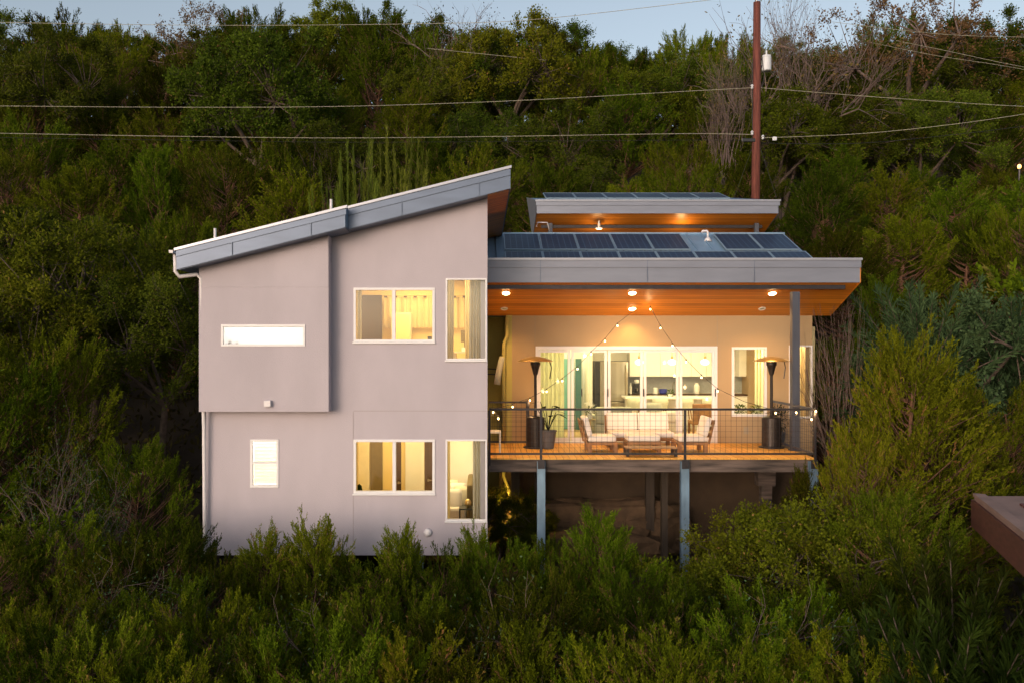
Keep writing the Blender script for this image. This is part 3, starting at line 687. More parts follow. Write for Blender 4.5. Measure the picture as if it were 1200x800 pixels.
# low coffee table
x, d = X_(762,18.62), 18.62
r = root('coffee_table', (x,d,ZF), 'low slatted wooden table in front of the footstool', 'table')
t = MB()
for k in range(5): t.box(-.56,.56,-.22+k*.092,-.22+k*.092+.075,.17,.19)
o = t.build('table_top','teak'); o.parent = r
for sx in (-1,1):
    l = MB(); l.box(sx*.52-.03,sx*.52+.03,-.2,-.14,0,.17); l.box(sx*.52-.03,sx*.52+.03,.14,.2,0,.17); l.box(sx*.52-.02,sx*.52+.02,-.14,.14,.13,.17); o = l.build('leg_frame','dark_wood'); o.parent = r
# white side table
x, d = X_(579.5,18.9), 18.95
r = root('side_table', (x,d,ZF), 'small white side table at left end of the deck', 'table')
o = MB().box(-.14,.14,-.2,.2,.47,.51).build('table_top','white_paint',bev=.005); o.parent = r
for sx in (-1,1):
    l = MB(); l.box(sx*.12-.018,sx*.12+.018,-.18,-.145,0,.47); l.box(sx*.12-.018,sx*.12+.018,.145,.18,0,.47); l.box(sx*.12-.015,sx*.12+.015,-.145,.145,.02,.05); o = l.build('leg_frame','white_paint'); o.parent = r
# wall mounted curved shade in the recess
d = 20.9; x = X_(586,d)
r = root('wall_bracket', (x,d,Z_(430,d)), 'curved hanging shape on a dark bracket in the olive recess', 'hanging cushion')
m = MB(); m.tube([(X_(588.5,d),d,Z_(418,d)),(X_(586.5,d),d,Z_(426,d)),(X_(584,d),d,Z_(438,d)),(X_(582.5,d),d,Z_(450,d))], .07, 10, .085); m.build('body','cushion_grey',r,smooth=True)
m = MB(); m.tube([(X_(572,d),d+.3,Z_(432,d)),(X_(582,d),d+.08,Z_(432.5,d)),(X_(584,d),d+.05,Z_(438,d))], .018, 6); m.tube([(X_(572,d),d+.3,Z_(438.5,d)),(X_(583,d),d+.08,Z_(438.5,d))], .018, 6); m.build('arm','dark_steel',r)

# ================================================================== INTERIOR, living / kitchen
KY = 26.4
def drape(x0, x1, z0, z1, y, n, amp, mb=None, flare=0):
    mb = mb or MB(); k = n*8; vs = []; fs = []
    for i in range(k+1):
        x = x0+(x1-x0)*i/k; yy = y+amp*sin(2*pi*n*i/k)+amp*.3*sin(2*pi*n*i/k*2.3+1)
        vs += [(x,yy,z0),(x+flare*(i/k-.5),yy*1+0,z1)]
    fs = [(2*i,2*i+2,2*i+3,2*i+1) for i in range(k)]
    return mb.add(vs, fs)
def curtain(x0,x1,z0,z1,y,n,amp,mat,label,flare=0,group=None):
    c = ((x0+x1)/2,y,z0); m = drape(x0,x1,z0,z1,y,n,amp,flare=flare); return solo(m,'curtain',mat,c,label,'curtain',group,smooth=True)
curtain(X_(632,21.3),X_(662,21.3),ZF+.02,.1,21.5,6,.05,'sheer','sheer yellowish curtain behind leftmost leaf of the folding door')
curtain(X_(886,21.3),X_(897,21.3),ZF+.02,.1,21.4,3,.03,'sheer','pale curtain at right side of window behind the right heater')
curtain(X_(935,21.3),X_(946,21.3),ZF+.02,.1,21.5,3,.03,'curtain_cream','cream curtain in the corner window right of the deck post')
m = MB(); m.box(X_(925,22.2),X_(962,22.2),22.6,22.7,ZF,.5); m.build('partition','plaster_warm',H)
# teal doors (part of house)
MB().box(X_(655,24.6),X_(673,24.6),24.6,24.66,ZF,Z_(420,24.6)).build('interior_door','teal_door',H)
MB().box(X_(674.5,24.4),X_(681.5,24.4),24.4,24.46,ZF,Z_(420,24.4)).build('interior_door','teal_dark',H)
mb = MB(); mb.box(MX0+.1,X_(690,23.6),25.0,25.1,ZF,.5); mb.build('partition','plaster_white',H)
# fridge
r = root('refrigerator', (X_(716,25.4),25.6,ZF), 'tall stainless refrigerator left of the kitchen cabinets', 'refrigerator')
x0,x1 = X_(697,25.25),X_(737,25.25); zt_ = Z_(423,25.25)
MB().box(x0+.01,x1-.01,25.28,26.0,ZF,zt_).build('body','black_plastic',r)
xm = X_(703,25.25); mb = MB(); mb.box(xm+.0,X_(711,25.2),25.2,25.27,ZF+.05,zt_-.01); mb.build('door','steel_appliance',r,bev=.01)
mb = MB(); mb.box(X_(714,25.2),x1-.03,25.2,25.27,ZF+.75,zt_-.01); mb.build('door','steel_appliance',r,bev=.01)
mb = MB(); mb.box(X_(714,25.2),x1-.03,25.2,25.27,ZF+.05,ZF+.73); mb.build('drawer','steel_appliance',r,bev=.01)
mb = MB(); mb.tube([(x1-.10,25.13,ZF+.85),(x1-.10,25.13,zt_-.1)], .02, 8); mb.build('handle','steel_appliance',r)
# cabinets
r = root('upper_cabinet', (X_(790,KY),KY,-.94), 'run of white upper cabinets above the grey backsplash', 'cabinet')
x0, x1 = X_(738,25.9), X_(846,25.9); z0_, z1_ = Z_(441,25.9), .45
MB().box(x0,x1,25.95,KY-.002,z0_,z1_).build('carcass','white_paint',r)
n = 6
for i in range(n):
    a = x0+(x1-x0)*i/n; b_ = x0+(x1-x0)*(i+1)/n
    MB().box(a+.006,b_-.006,25.925,25.948,z0_+.005,z1_-.01).build('cabinet_door','white_paint',r,bev=.003)
MB().box(x0,X_(900,KY),KY-.012,KY-.003,ZF+.95,z0_-.01).build('backsplash','grey_tile',H)
r = root('base_cabinet', (X_(800,25.9),26.1,ZF), 'white base cabinets with a dark counter along the kitchen wall', 'cabinet')
MB().box(x0,X_(900,26),25.85,KY-.02,ZF,ZF+.88).build('carcass','white_paint',r)
MB().box(x0,X_(900,26),25.80,KY-.02,ZF+.885,ZF+.93).build('counter','brown_door',r)
r = root('tall_cabinet', (X_(880,25.9),26.1,ZF), 'tall white cabinet seen through the window behind the right heater', 'cabinet')
MB().box(X_(867,25.9),X_(879,25.9),25.96,KY-.014,Z_(441,25.9),.45).build('carcass','white_paint',r)
MB().box(X_(867.5,25.9),X_(878.5,25.9),25.935,25.957,Z_(440,25.9),.44).build('cabinet_door','white_paint',r)
MB().box(X_(880,25.9)+.03,X_(897,25.9),25.6,25.66,ZF,.3).build('interior_door','white_paint',H,bev=.01)
# island
r = root('kitchen_island', (X_(785,24.6),24.6,ZF), 'kitchen island with white worktop behind the bar stools', 'kitchen island')
MB().box(X_(736,24.4),X_(846,24.4),24.5,25.0,ZF,ZF+.88).build('base','white_paint',r)
MB().box(X_(733,24.2),X_(849,24.2),24.15,25.05,ZF+.885,ZF+.94).build('worktop','white_ceramic',r,bev=.008)
# stools
def stool(x, d, label):
    r = root('bar_stool', (x,d,ZF), label, 'bar stool', 'bar stools at the island')
    def B(mb, nm, mat, **k): o = mb.build(nm, mat, None, **k); o.parent = r; return o
    v = MB(); n = 14; vs = []
    for i in range(n+1):
        a = pi+pi*i/n
        for zz, rr in ((.62,.20),(.80,.235),(.93,.22)): vs.append((rr*cos(a), rr*sin(a)*.9, zz-(.10 if i in (0,n) and zz>.9 else 0)))
    for q in vs[:]: vs.append((q[0]*.9,q[1]*.9,q[2]))
    fs = []; m3 = 3*(n+1)
    for i in range(n):
        for j in range(2):
            f = (3*i+j,3*i+3+j,3*i+4+j,3*i+1+j); fs.append(f); fs.append(tuple(k+m3 for k in reversed(f)))
        fs.append((3*i+2,3*i+5,3*i+5+m3,3*i+2+m3))
    v.add(vs, fs); B(v,'backrest','stool_fabric',smooth=True)
    B(MB().lathe((0,0,0), [(.17,.60),(.205,.62),(.205,.67),(.17,.69)], 18),'seat','stool_fabric')
    for sx in (-1,1):
        for sy in (-1,1): B(MB().tube([(sx*.12,sy*.12,.60),(sx*.19,sy*.19,0)], .02, 6, .013),'leg','teak')
    return r
for i, px in enumerate((744,773.5,803,832)): stool(X_(px,23.9), 23.9, f'rounded pale bar stool at the island, {["nearest the refrigerator","second from the refrigerator","third from the refrigerator","farthest right"][i]}')
# pendants
for i, px in enumerate((749,787.5,826)):
    d = 24.5; x = X_(px,d); zc = Z_(424,d)
    r = root('pendant_lamp', (x,d,.5), ['glass pendant lamp nearest the refrigerator','glass pendant lamp in the middle over the island','glass pendant lamp at the right over the island'][i], 'pendant lamp', 'pendant lamps over the island')
    MB().tube([(x,d,.5),(x,d,zc+.17)], .008, 5).build('cord','heater_copper',r)
    MB().lathe((x,d,zc+.08), [(.015,0),(.03,.02),(.03,.08),(.012,.11)], 10).build('cap','heater_copper',r)
    MB().lathe((x,d,zc), [(.02,-.085),(.08,-.075),(.125,-.03),(.13,0),(.12,.03),(.07,.07),(.03,.085)], 20).build('shade','pendant_glow',r,smooth=True)
    light('POINT','pendant_light',(x,d-.2,zc-.16), 5, (1,.85,.6), .1)
# things on the counters
def thing1(name, mat, x, y, z, prof, label, cat, n=14):
    return solo(MB().lathe((x,y,z), prof, n), name, mat, (x,y,z), label, cat, smooth=False)
ct = ZF+.932
r = root('coffee_maker', (X_(746,26.0),26.0,ct), 'black coffee maker with pale lid beside the refrigerator', 'coffee maker')
xx = X_(746,26.0); mb = MB(); mb.box(xx-.11,xx+.11,25.9,26.15,ct,ct+.04); mb.box(xx-.11,xx+.11,26.05,26.15,ct+.04,ct+.26); mb.box(xx-.11,xx+.11,25.9,26.15,ct+.26,ct+.33); mb.build('body','black_plastic',r,bev=.01)
MB().lathe((xx,25.97,ct+.04),[(.05,0),(.07,.05),(.05,.14)],12).build('carafe','black_gloss',r); MB().lathe((xx,26.0,ct+.33),[(.07,0),(.08,.06),(.06,.10)],12).build('lid','white_ceramic',r)
thing1('canister','white_ceramic',X_(768,26),26,ct,[(.07,0),(.07,.17),(.06,.19)],'white canister left of the blue bowl on the counter','canister')
thing1('bowl','blue_ceramic',X_(777,26),26,ct,[(.09,0),(.12,.04),(.125,.15),(.11,.15),(.10,.05)],'deep blue bowl on the kitchen counter','bowl')
thing1('bottle','white_ceramic',X_(738.8,26),26,ct,[(.045,0),(.045,.20),(.02,.27),(.02,.33)],'pale bottle squeezed between refrigerator and coffee maker','bottle')
thing1('vase','white_ceramic',X_(816.5,26),26,ct,[(.07,0),(.085,.08),(.085,.24),(.05,.29),(.05,.33)],'tall white vase on the counter at right','vase')
r = root('faucet',(X_(789,26),26.1,ct),'tall curved faucet on the kitchen counter','faucet')
xx = X_(789,26.1); MB().tube([(xx,26.15,ct),(xx,26.15,ct+.30),(xx+.03,26.13,ct+.36),(xx+.07,26.1,ct+.33),(xx+.08,26.1,ct+.25)],.014,8).build('spout','steel_appliance',r,smooth=True)
MB().lathe((xx,26.15,ct),[(.03,0),(.03,.03),(.015,.04)],10).build('base','steel_appliance',r)
def leafball(c, r, n, size, mat, name='leaves', parent=None, flat=1.0):
    m = MB()
    for i in range(n):
        v = np.array([random.gauss(0,1),random.gauss(0,1),random.gauss(0,1)]); v /= np.linalg.norm(v); p = np.array(c)+v*r*random.random()**.4*np.array([1,1,flat])
        a = v+np.array([random.uniform(-.5,.5) for _ in range(3)]); a /= np.linalg.norm(a); b_ = np.cross(a,[.3,.2,.9]); b_ /= np.linalg.norm(b_)
        m.add([p,p+a*size*.5+b_*size*.25,p+a*size,p+a*size*.5-b_*size*.25],[(0,1,2,3)])
    return m.build(name, mat, parent)
r = root('herb_pot',(X_(785.5,24.5),24.5,ZF+.94),'small potted green herb on the island worktop','plant')
MB().lathe((X_(785.5,24.5),24.5,ZF+.94),[(.05,0),(.075,.07),(.06,.07)],12).build('pot','white_ceramic',r); leafball((X_(785.5,24.5),24.5,ZF+1.05),.11,90,.06,'grassy',parent=r,flat=.7)
# indoor sofas
def sofa(x, d, w, label, mat='cushion_grey', h=.80, rot=0):
    r = root('sofa',(x,d,ZF),label,'sofa')
    def B(mb, nm, **k): o = mb.build(nm, mat, None, **k); o.parent = r
    a = w/2
    B(MB().box(-a,a,-.38,.38,.08,.36),'base',bev=.03); B(MB().box(-a+.02,a-.02,-.40,-.18,.362,h),'backrest',bev=.06)
    for s in (-1,1): B(MB().box(s*a-.10,s*a+.10,-.36,.40,.09,.58),'armrest',bev=.05)
    B(MB().box(-a+.11,a-.11,-.17,.39,.364,.50),'cushion',bev=.04); r.rotation_euler = (0,0,rot)
    return r
sofa(X_(717,22.6),22.6,1.0,'grey-green sofa inside seen over the railing before the refrigerator')
sofa(X_(768,22.9),22.9,1.05,'pale sofa inside behind the outdoor sofa','cushion_white',.66)
o = solo(MB().pillow((X_(765,22.6),22.62,ZF+.72),.26,.17,.07,1.2),'pillow','cushion_grey',(X_(765,22.6),22.62,ZF+.72),'grey pillow propped on the pale indoor sofa','pillow',smooth=True)
# round wooden chair-like shelf seen low at the right leaf
r = root('wooden_armchair',(X_(822,22.8),22.8,ZF),'orange wooden armchair inside the rightmost door leaf','armchair')
xx = X_(822,22.8); MB().box(xx-.28,xx+.28,22.6,22.66,ZF+.30,ZF+.86).build('backrest','teak',r,bev=.02); MB().box(xx-.28,xx+.28,22.66,23.2,ZF+.30,ZF+.40).build('seat','teak',r,bev=.02)
for sx in (-1,1):
    for yy in (22.65,23.15): MB().box(xx+sx*.25-.025,xx+sx*.25+.025,yy-.025,yy+.025,ZF,ZF+.30).build('leg','teak',r)
# white flowers behind left deck chair
r = root('flower_vase',(X_(691,21.9),21.9,ZF),'white flowers in a vase on a stand behind the left deck chair','flowers')
xx = X_(691,21.9); MB().lathe((xx,21.9,ZF),[(.14,0),(.03,.03),(.03,.48),(.16,.50),(.16,.52)],14).build('stand','heater_copper',r); MB().lathe((xx,21.9,ZF+.52),[(.05,0),(.08,.08),(.05,.15)],12).build('vase','white_ceramic',r)
leafball((xx,21.9,ZF+.80),.20,160,.07,'white_ceramic','blossoms',r,.7); leafball((xx,21.9,ZF+.74),.15,60,.07,'grassy','leaves',r,.6)
for i, px in enumerate((866,888)):
    r = root('window_plant',(X_(px,21.5),21.5,Z_(487,21.5)),['leafy plant in the lower left of the window behind the right heater','leafy plant in the lower right of the window behind the right heater'][i],'plant')
    MB().lathe((X_(px,21.5),21.5,ZF),[(.16,0),(.15,Z_(483,21.5)-ZF-.02),(.12,Z_(483,21.5)-ZF)],12).build('planter','white_ceramic',r); leafball((X_(px,21.5),21.5,Z_(481,21.5)+.02),.17,140,.09,'grassy',parent=r,flat=.7)
# shrub by right heater on deck
r = root('deck_plant',(X_(912,20.7),20.7,ZF),'small leafy plant behind the right patio heater','plant')
MB().lathe((X_(912,20.75),20.75,ZF),[(.13,0),(.17,.3),(.14,.3)],14).build('pot','pot_grey',r); leafball((X_(912,20.75),20.75,ZF+.62),.26,260,.09,'juniper_green',parent=r,flat=1.2)

# ================================================================== INTERIOR, block rooms
MB().box(X_(424,20.95),X_(447.5,20.95),20.95,20.998,-1.08,Z_(346,20.95)).build('interior_door','brown_door',H)
curtain(X_(420,17.6)-.03,X_(424,17.6),-.4,1.5,17.6,2,.03,'curtain_grey','narrow grey curtain at left side of upper wide window')
curtain(X_(450,20.8),X_(546,20.8),Z_(384,20.8),Z_(348,20.8),20.8,11,.035,'curtain_cream','pleated cream curtain across rear wall of the upper room')
r = root('curtain_rod',(X_(498,20.8),20.8,Z_(347,20.8)),'dark curtain rod with clips on the upper room rear wall','curtain rod')
mb = MB().tube([(X_(448,20.75),20.75,Z_(347,20.75)),(X_(548,20.75),20.75,Z_(347,20.75))],.010,6)
mb.build('rod','heater_copper',r)
mb = MB()
for i in range(9): a = X_(452+i*11.5,20.74); mb.box(a-.04,a+.04,20.72,20.74,Z_(349,20.75),Z_(346.8,20.75))
mb.build('clip','brown_door',r)
r = root('wardrobe',(X_(469,20.4),20.5,-1.08),'cream wardrobe in the upper room behind wide window','wardrobe')
MB().box(X_(458,20.3),X_(481,20.3),20.32,20.75,-1.08,Z_(366,20.3)).build('carcass','linen',r)
MB().box(X_(459,20.3),X_(480,20.3),20.30,20.318,-1.0,Z_(368,20.3)).build('door','plaster_warm',r,bev=.004)
solo(MB().box(X_(501,19.9),X_(506,19.9),19.9,19.96,Z_(400,19.9),Z_(394,19.9)),'clock','black_plastic',(X_(503,19.9),19.9,Z_(400,19.9)),'small dark box low in the upper wide window','box')
curtain(X_(523,17.6),X_(531,17.6),-.9,1.5,17.62,3,.03,'curtain_grey','grey curtain at left side of upper corner window',flare=.05)
curtain(X_(549,17.6),X_(570,17.6),-.9,1.5,17.62,6,.04,'curtain_grey','grey curtain at right side of upper corner window',flare=-.06)
curtain(X_(545,17.9),X_(551,17.9),-.9,1.5,17.9,2,.03,'curtain_cream','cream inner curtain in upper corner window')
r = root('desk',(X_(542,19.6),19.6,-1.08),'light wooden desk in the upper corner window','desk')
zz = Z_(412,19.6); MB().box(X_(531,19.6),X_(558,19.6),19.4,20.0,zz-.03,zz).build('desk_top','linen',r)
for px in (533,556): MB().box(X_(px,19.6)-.03,X_(px,19.6)+.03,19.45,19.95,-1.08,zz-.03).build('leg_panel','linen',r)
r = root('monitor',(X_(544,19.8),19.8,zz),'dark monitor on the desk in upper corner window','monitor')
MB().box(X_(540,19.8),X_(549.5,19.8),19.8,19.83,Z_(401,19.8),Z_(387,19.8)).build('screen','brown_headboard',r); MB().box(X_(544,19.8),X_(546,19.8),19.81,19.85,zz,Z_(400,19.8)).build('stand','black_plastic',r)
solo(MB().box(X_(541,19.5),X_(551,19.5),19.45,19.65,zz+.002,zz+.10),'paper_stack','white_paint',(X_(546,19.5),19.5,zz),'white stack of papers on the upper desk','papers')
# lower room
yb = 20.498
def panel(px0,px1,mat,nm='interior_door',py=515,d=20.44,dd=.055):
    return MB().box(X_(px0,d),X_(px1,d),d,d+dd,ZB+.16,Z_(py,d) if py > 515 else -1.5).build(nm,mat,H)
panel(434,448,'brown_headboard'); panel(464,470,'brown_door',d=20.2); panel(475,497,'white_paint'); p = panel(497.5,508,'brown_door',d=20.0); panel(420,433,'linen')
for px, py, d in ((467,565,20.15),(502,562,19.95)):
    MB().box(X_(px-1,d),X_(px+4,d),d-.05,d-.03,Z_(py+.6,d),Z_(py-.8,d)).box(X_(px-1,d),X_(px,d)+.02,d-.03,d+.03,Z_(py+1.4,d),Z_(py-1.4,d)).build('handle','steel_appliance',H)
curtain(X_(415.5,17.6)-.03,X_(419,17.6),-3.9,-1.45,17.6,2,.03,'curtain_cream','narrow curtain at left side of lower wide window')
r = root('cactus',(X_(421,18.2),18.2,ZB+.16),'tall green cactus in lower wide window corner','plant')
MB().lathe((X_(421,18.2),18.2,ZB+.16),[(.15,0),(.18,.3),(.15,.3)],14).build('pot','pot_grey',r); MB().lathe((X_(421,18.2),18.2,ZB+.46),[(.07,0),(.09,.3),(.085,.6),(.05,.78),(.001,.82)],12).build('stem','frond',r,smooth=True)
curtain(X_(523,17.6),X_(527.5,17.6),-3.95,-1.45,17.62,2,.025,'curtain_cream','thin cream curtain at left side of lower corner window')
curtain(X_(554,17.6),X_(570,17.6),-3.95,-1.45,17.62,5,.04,'curtain_grey','grey curtain at right side of lower corner window')
r = root('bed',(-.55,19.2,ZB+.16),'bed with white bedding in the lower corner window','bed')
fz = ZB+.16; bx0,bx1 = -1.5, X_(546,19)
MB().box(bx0,bx1,18.5,20.1,fz,fz+.28).build('base','brown_headboard',r,bev=.02); MB().box(bx0,bx1+.02,18.48,20.1,fz+.28,fz+.55).build('mattress','cushion_white',r,bev=.06)
MB().box(bx1+.03,bx1+.16,18.45,20.1,fz,fz+1.05).build('headboard','brown_headboard',r,bev=.04)
for i,(px,pz,rx,dd,mt,lab) in enumerate(((531,.70,1.25,18.75,'cushion_white','white pillow at left on the bed'),(536,.78,1.2,19.1,'cushion_white','tall white pillow at back of the bed'),(542,.74,1.3,18.85,'linen','beige pillow nearest the headboard'),(526.5,.82,1.2,19.3,'linen','beige pillow behind the left white pillow'))):
    c = (X_(px,dd),dd,fz+pz); solo(MB().pillow(c,.20,.22,.09,rx,jig=.006),'pillow',mt,c,lab,'pillow',smooth=True)
r = root('nightstand',(X_(547,18.2),18.2,fz),'dark framed nightstand beside the bed','nightstand')
a, b_ = X_(538,18.1), X_(556,18.1); zt_ = Z_(594.5,18.1)
MB().box(a,b_,18.0,18.35,zt_-.03,zt_).build('table_top','black_plastic',r); MB().box(a,b_,18.0,18.35,fz+.12,fz+.15).build('shelf','black_plastic',r)
for x in (a,b_-.025):
    for y in (18.0,18.325): MB().box(x,x+.025,y,y+.025,fz,zt_-.03).build('leg','black_plastic',r)
solo(MB().lathe((X_(548.5,18.15),18.15,zt_),[(.03,0),(.03,.02),(.055,.05),(.07,.10),(.055,.15),(.02,.18)],16),'table_lamp','heater_copper',(X_(548.5,18.15),18.15,zt_),'round copper lamp on the nightstand','lamp',smooth=True)

# room lights
WARM = (1,.70,.30)
light('AREA','room_light',(-1.5,19.3,1.58), 125, (1,.64,.20), 1.4, sy=2.2)
light('AREA','room_light',(-.5,18.6,1.56), 34, (1,.72,.36), .6, sy=1.0)
light('AREA','room_light',(-2.1,19.2,-1.42), 72, (1,.68,.24), 1.4, sy=2.0)
light('AREA','room_light',(-.45,19.0,-1.42), 50, (1,.76,.38), .6, sy=1.6)
light('AREA','room_light',(2.4,23.0,.45), 80, (1,.80,.34), 1.6, sy=1.6)
light('AREA','room_light',(5.2,23.3,.45), 118, (1,.76,.36), 3.0, sy=1.8)
light('AREA','room_light',(5.5,25.2,.45), 38, (1,.78,.42), 3.0, sy=.6)
light('AREA','room_light',(8.2,22.0,.45), 50, (1,.84,.5), .5, sy=.8) if False else None
light('AREA','room_light',(7.75,21.9,.45), 190, (1,.78,.40), .5, sy=.8)
light('AREA','room_light',(2.0,24.85,.45), 30, (1,.9,.6), .8, sy=.2)
# light under the deck by the recess (uplight on shrubs)
light('POINT','garden_light',(X_(588,20.6),20.5,-4.05), 120, (1,.62,.12), .08)
r = root('garden_lamp',(X_(590,20.6),20.75,-4.9),'small garden lamp glowing at the shrubs below left end of deck','lamp')
MB().tube([(X_(590,20.6),20.75,-5.4),(X_(590,20.6),20.75,-4.45)],.02,6).build('stake','black_plastic',r)
MB().lathe((X_(590,20.6),20.75,-4.45),[(.04,0),(.06,.06),(.05,.09)],10).build('lens','lamp_warm',r)

# rocks under the deck
def rock(x, y, z, sx, sy, sz, label, seed):
    rr = random.Random(seed); mb = MB(); n, m_ = 14, 9; vs = []
    ph = [rr.uniform(0,6) for _ in range(6)]
    for i in range(m_+1):
        for k in range(n):
            t = pi*i/m_; a = 2*pi*k/n; q = 1+.12*sin(3*a+ph[0]+t*2)+.09*sin(5*t+ph[1]+a)+.06*rr.uniform(-1,1)
            v = [sin(t)*cos(a), sin(t)*sin(a), -cos(t)]; v = [math.copysign(abs(c)**.6, c)*q for c in v]
            vs.append((x+v[0]*sx, y+v[1]*sy, z+v[2]*sz))
    fs = [(i*n+k,i*n+(k+1)%n,(i+1)*n+(k+1)%n,(i+1)*n+k) for i in range(m_) for k in range(n)]
    mb.add(vs,fs); solo(mb,'boulder','rock',(x,y,z),label,'boulder','stone ledges under the deck')
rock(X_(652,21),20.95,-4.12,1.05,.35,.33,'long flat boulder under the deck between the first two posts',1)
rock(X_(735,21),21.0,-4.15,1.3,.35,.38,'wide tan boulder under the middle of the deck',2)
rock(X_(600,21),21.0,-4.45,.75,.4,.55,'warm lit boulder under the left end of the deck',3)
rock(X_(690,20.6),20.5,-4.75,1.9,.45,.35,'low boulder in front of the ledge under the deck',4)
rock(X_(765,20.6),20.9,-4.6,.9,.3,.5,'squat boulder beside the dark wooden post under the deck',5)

# ================================================================== NEIGHBOUR ROOF
r = root('neighbour_building',(10,12,-8),'corner of a brown flat roofed building at the right edge','building')
z = -2.46; Pn = [(8.06,14.0),(14,14.0),(14,6.5),(5.42,6.5)]
def inset(P, k):
    cx = sum(p[0] for p in P)/4; cy = sum(p[1] for p in P)/4
    return [(p[0]+(cx-p[0])*k, p[1]+(cy-p[1])*k) for p in P]
MB().prism_z(Pn, z-.06, z).build('roof','neighbour_roof',r)
e = MB(); q = inset(Pn,-.012); e.prism_z(q, z-.50, z-.061); e.build('fascia','neighbour_fascia',r)
i2 = [(8.30,13.2),(14,13.2),(14,6.6),(6.0,6.6)]
MB().prism_z(i2, z+.004, z+.03).build('roof_membrane','neighbour_inner',r)
w = inset(Pn,.35); MB().prism_z(w, -9.5, z-.501).build('wall','neighbour_fascia',r)
c = MB(); q0 = Pn[0]; q1 = Pn[3]
c.add([(q0[0]-.02,q0[1],z),(q1[0]-.02,q1[1],z),(q1[0]+.12,q1[1],z),(q0[0]+.12,q0[1]-.1,z),(q0[0]-.02,q0[1],z+.05),(q1[0]-.02,q1[1],z+.05),(q1[0]+.12,q1[1],z+.05),(q0[0]+.12,q0[1]-.1,z+.05)],[(4,5,6,7),(0,1,5,4),(3,2,6,7),(0,3,7,4)])
c.build('edge_trim','neighbour_roof',r)

# ================================================================== UTILITY POLE + LINES
DP = 32.0; px_ = X_(886.5,DP); gz = ground(px_,DP)
r = root('utility_pole',(px_,DP,gz),'reddish wooden utility pole with a grey transformer above the house','utility pole')
MB().tube([(px_-.08,DP,gz-.3),(px_,DP,Z_(120,DP)),(px_+.02,DP,Z_(3,DP))],.17,12,.135).build('pole','pole_wood',r,smooth=True)
t = MB().lathe((X_(898,DP),DP-.02,Z_(84,DP)),[(.14,0),(.17,.02),(.17,.50),(.18,.52),(.16,.58),(.05,.61)],20).build('transformer','transformer_grey',r,smooth=False)
MB().tube([(X_(898,DP),DP-.02,Z_(66,DP)),(X_(898,DP),DP-.02,Z_(60,DP))],.035,8).build('bushing','transformer_grey',t)
MB().box(px_+.08,X_(894,DP),DP-.04,DP+.04,Z_(80,DP),Z_(77,DP)).box(px_+.08,X_(894,DP),DP-.04,DP+.04,Z_(71,DP),Z_(69,DP)).build('mount','dark_steel',t)
MB().tube([(px_,DP,Z_(4,DP)),(px_,DP,Z_(-6,DP))],.03,8).build('insulator','transformer_grey',r)
for py, s in ((103,-1),(157,-1),(162,1)):
    MB().lathe((px_+s*.2,DP-.12,Z_(py,DP)-.08),[(.03,0),(.06,.03),(.03,.07),(.06,.11),(.03,.16)],10).build('insulator','transformer_grey',r)
MB().box(X_(868,DP),X_(884,DP),DP-.15,DP-.08,Z_(167.5,DP),Z_(163.5,DP)).build('splice_box','black_plastic',r,bev=.02)
MB().box(X_(904,DP),X_(909,DP),DP-.15,DP-.08,Z_(166,DP),Z_(161.5,DP)).build('splice_box','transformer_grey',r,bev=.02)
cb = MB(); cb.tube([(px_+.16,DP-.1,Z_(66,DP)),(px_+.25,DP-.14,Z_(90,DP)),(px_+.17,DP-.1,Z_(104,DP))],.012,5); cb.tube([(px_-.17,DP-.1,Z_(70,DP)),(px_-.19,DP-.1,Z_(165,DP))],.014,5); cb.build('riser_cable','wire_dark',r)
for s, xb in ((-1,858),(1,912)):
    solo(MB().tube([(px_,DP,Z_(160,DP)),(X_(xb,DP-.8),DP-.8,Z_(238,DP-.8))],.006,4),'guy_wire','wire_dark',(X_(xb,DP-.8),DP-.8,Z_(238,DP-.8)),['','thin guy wire slanting right from the utility pole','thin guy wire slanting left from the utility pole'][s],'guy wire')
def line(P, d, r_, mat, label, d2=None):
    n = len(P); pts = []
    for i,(a,b_) in enumerate(P):
        dd = d+((d2 or d)-d)*i/(n-1); pts.append((X_(a,dd),dd,Z_(b_,dd)))
    # smooth
    out = []
    for i in range(n-1):
        p0,p1,p2,p3 = [np.array(pts[min(max(k,0),n-1)]) for k in (i-1,i,i+1,i+2)]
        for t in np.linspace(0,1,6,endpoint=False):
            out.append(tuple(.5*((2*p1)+(-p0+p2)*t+(2*p0-5*p1+4*p2-p3)*t*t+(-p0+3*p1-3*p2+p3)*t**3)))
    out.append(pts[-1])
    solo(MB().tube(out,r_*.62,5),'power_line',mat,pts[0],label,'power line','overhead lines crossing the hillside')
line([(-150,124),(0,124.5),(200,126),(400,125),(600,118.5),(800,107.5),(884,103)],32,.016,'wire_light','pale overhead line from the left frame edge to the pole, upper one')
line([(889,103),(1000,112),(1100,119),(1200,125),(1350,130)],32,.016,'wire_light','pale overhead line sagging right from the pole, upper one')
line([(-150,154),(0,156.5),(200,160),(400,162),(600,160),(800,157),(884,158)],32,.017,'wire_light','pale overhead line from the left frame edge to the pole, lower one')
line([(889,162),(1000,157.5),(1100,148),(1200,134),(1350,108)],32,.016,'wire_light','pale overhead line rising right from the pole, lower one')
line([(-150,158),(0,161.5),(200,164.5),(400,167),(600,166),(800,164.5),(884,165)],32.1,.011,'wire_dark','thin dark overhead line just below the lower left pale line')
line([(889,168),(1000,168.5),(1100,160),(1200,148),(1350,125)],32.1,.015,'wire_dark','dark overhead line rising right from the pole')
line([(-150,22),(0,26.5),(250,30),(500,28),(640,22),(884,-6)],38,.016,'wire_light','highest overhead line crossing the treetops at the upper left',32)
line([(500,57),(560,63),(640,71)],47,.02,'wire_light','short far line among treetops above the shed roof')
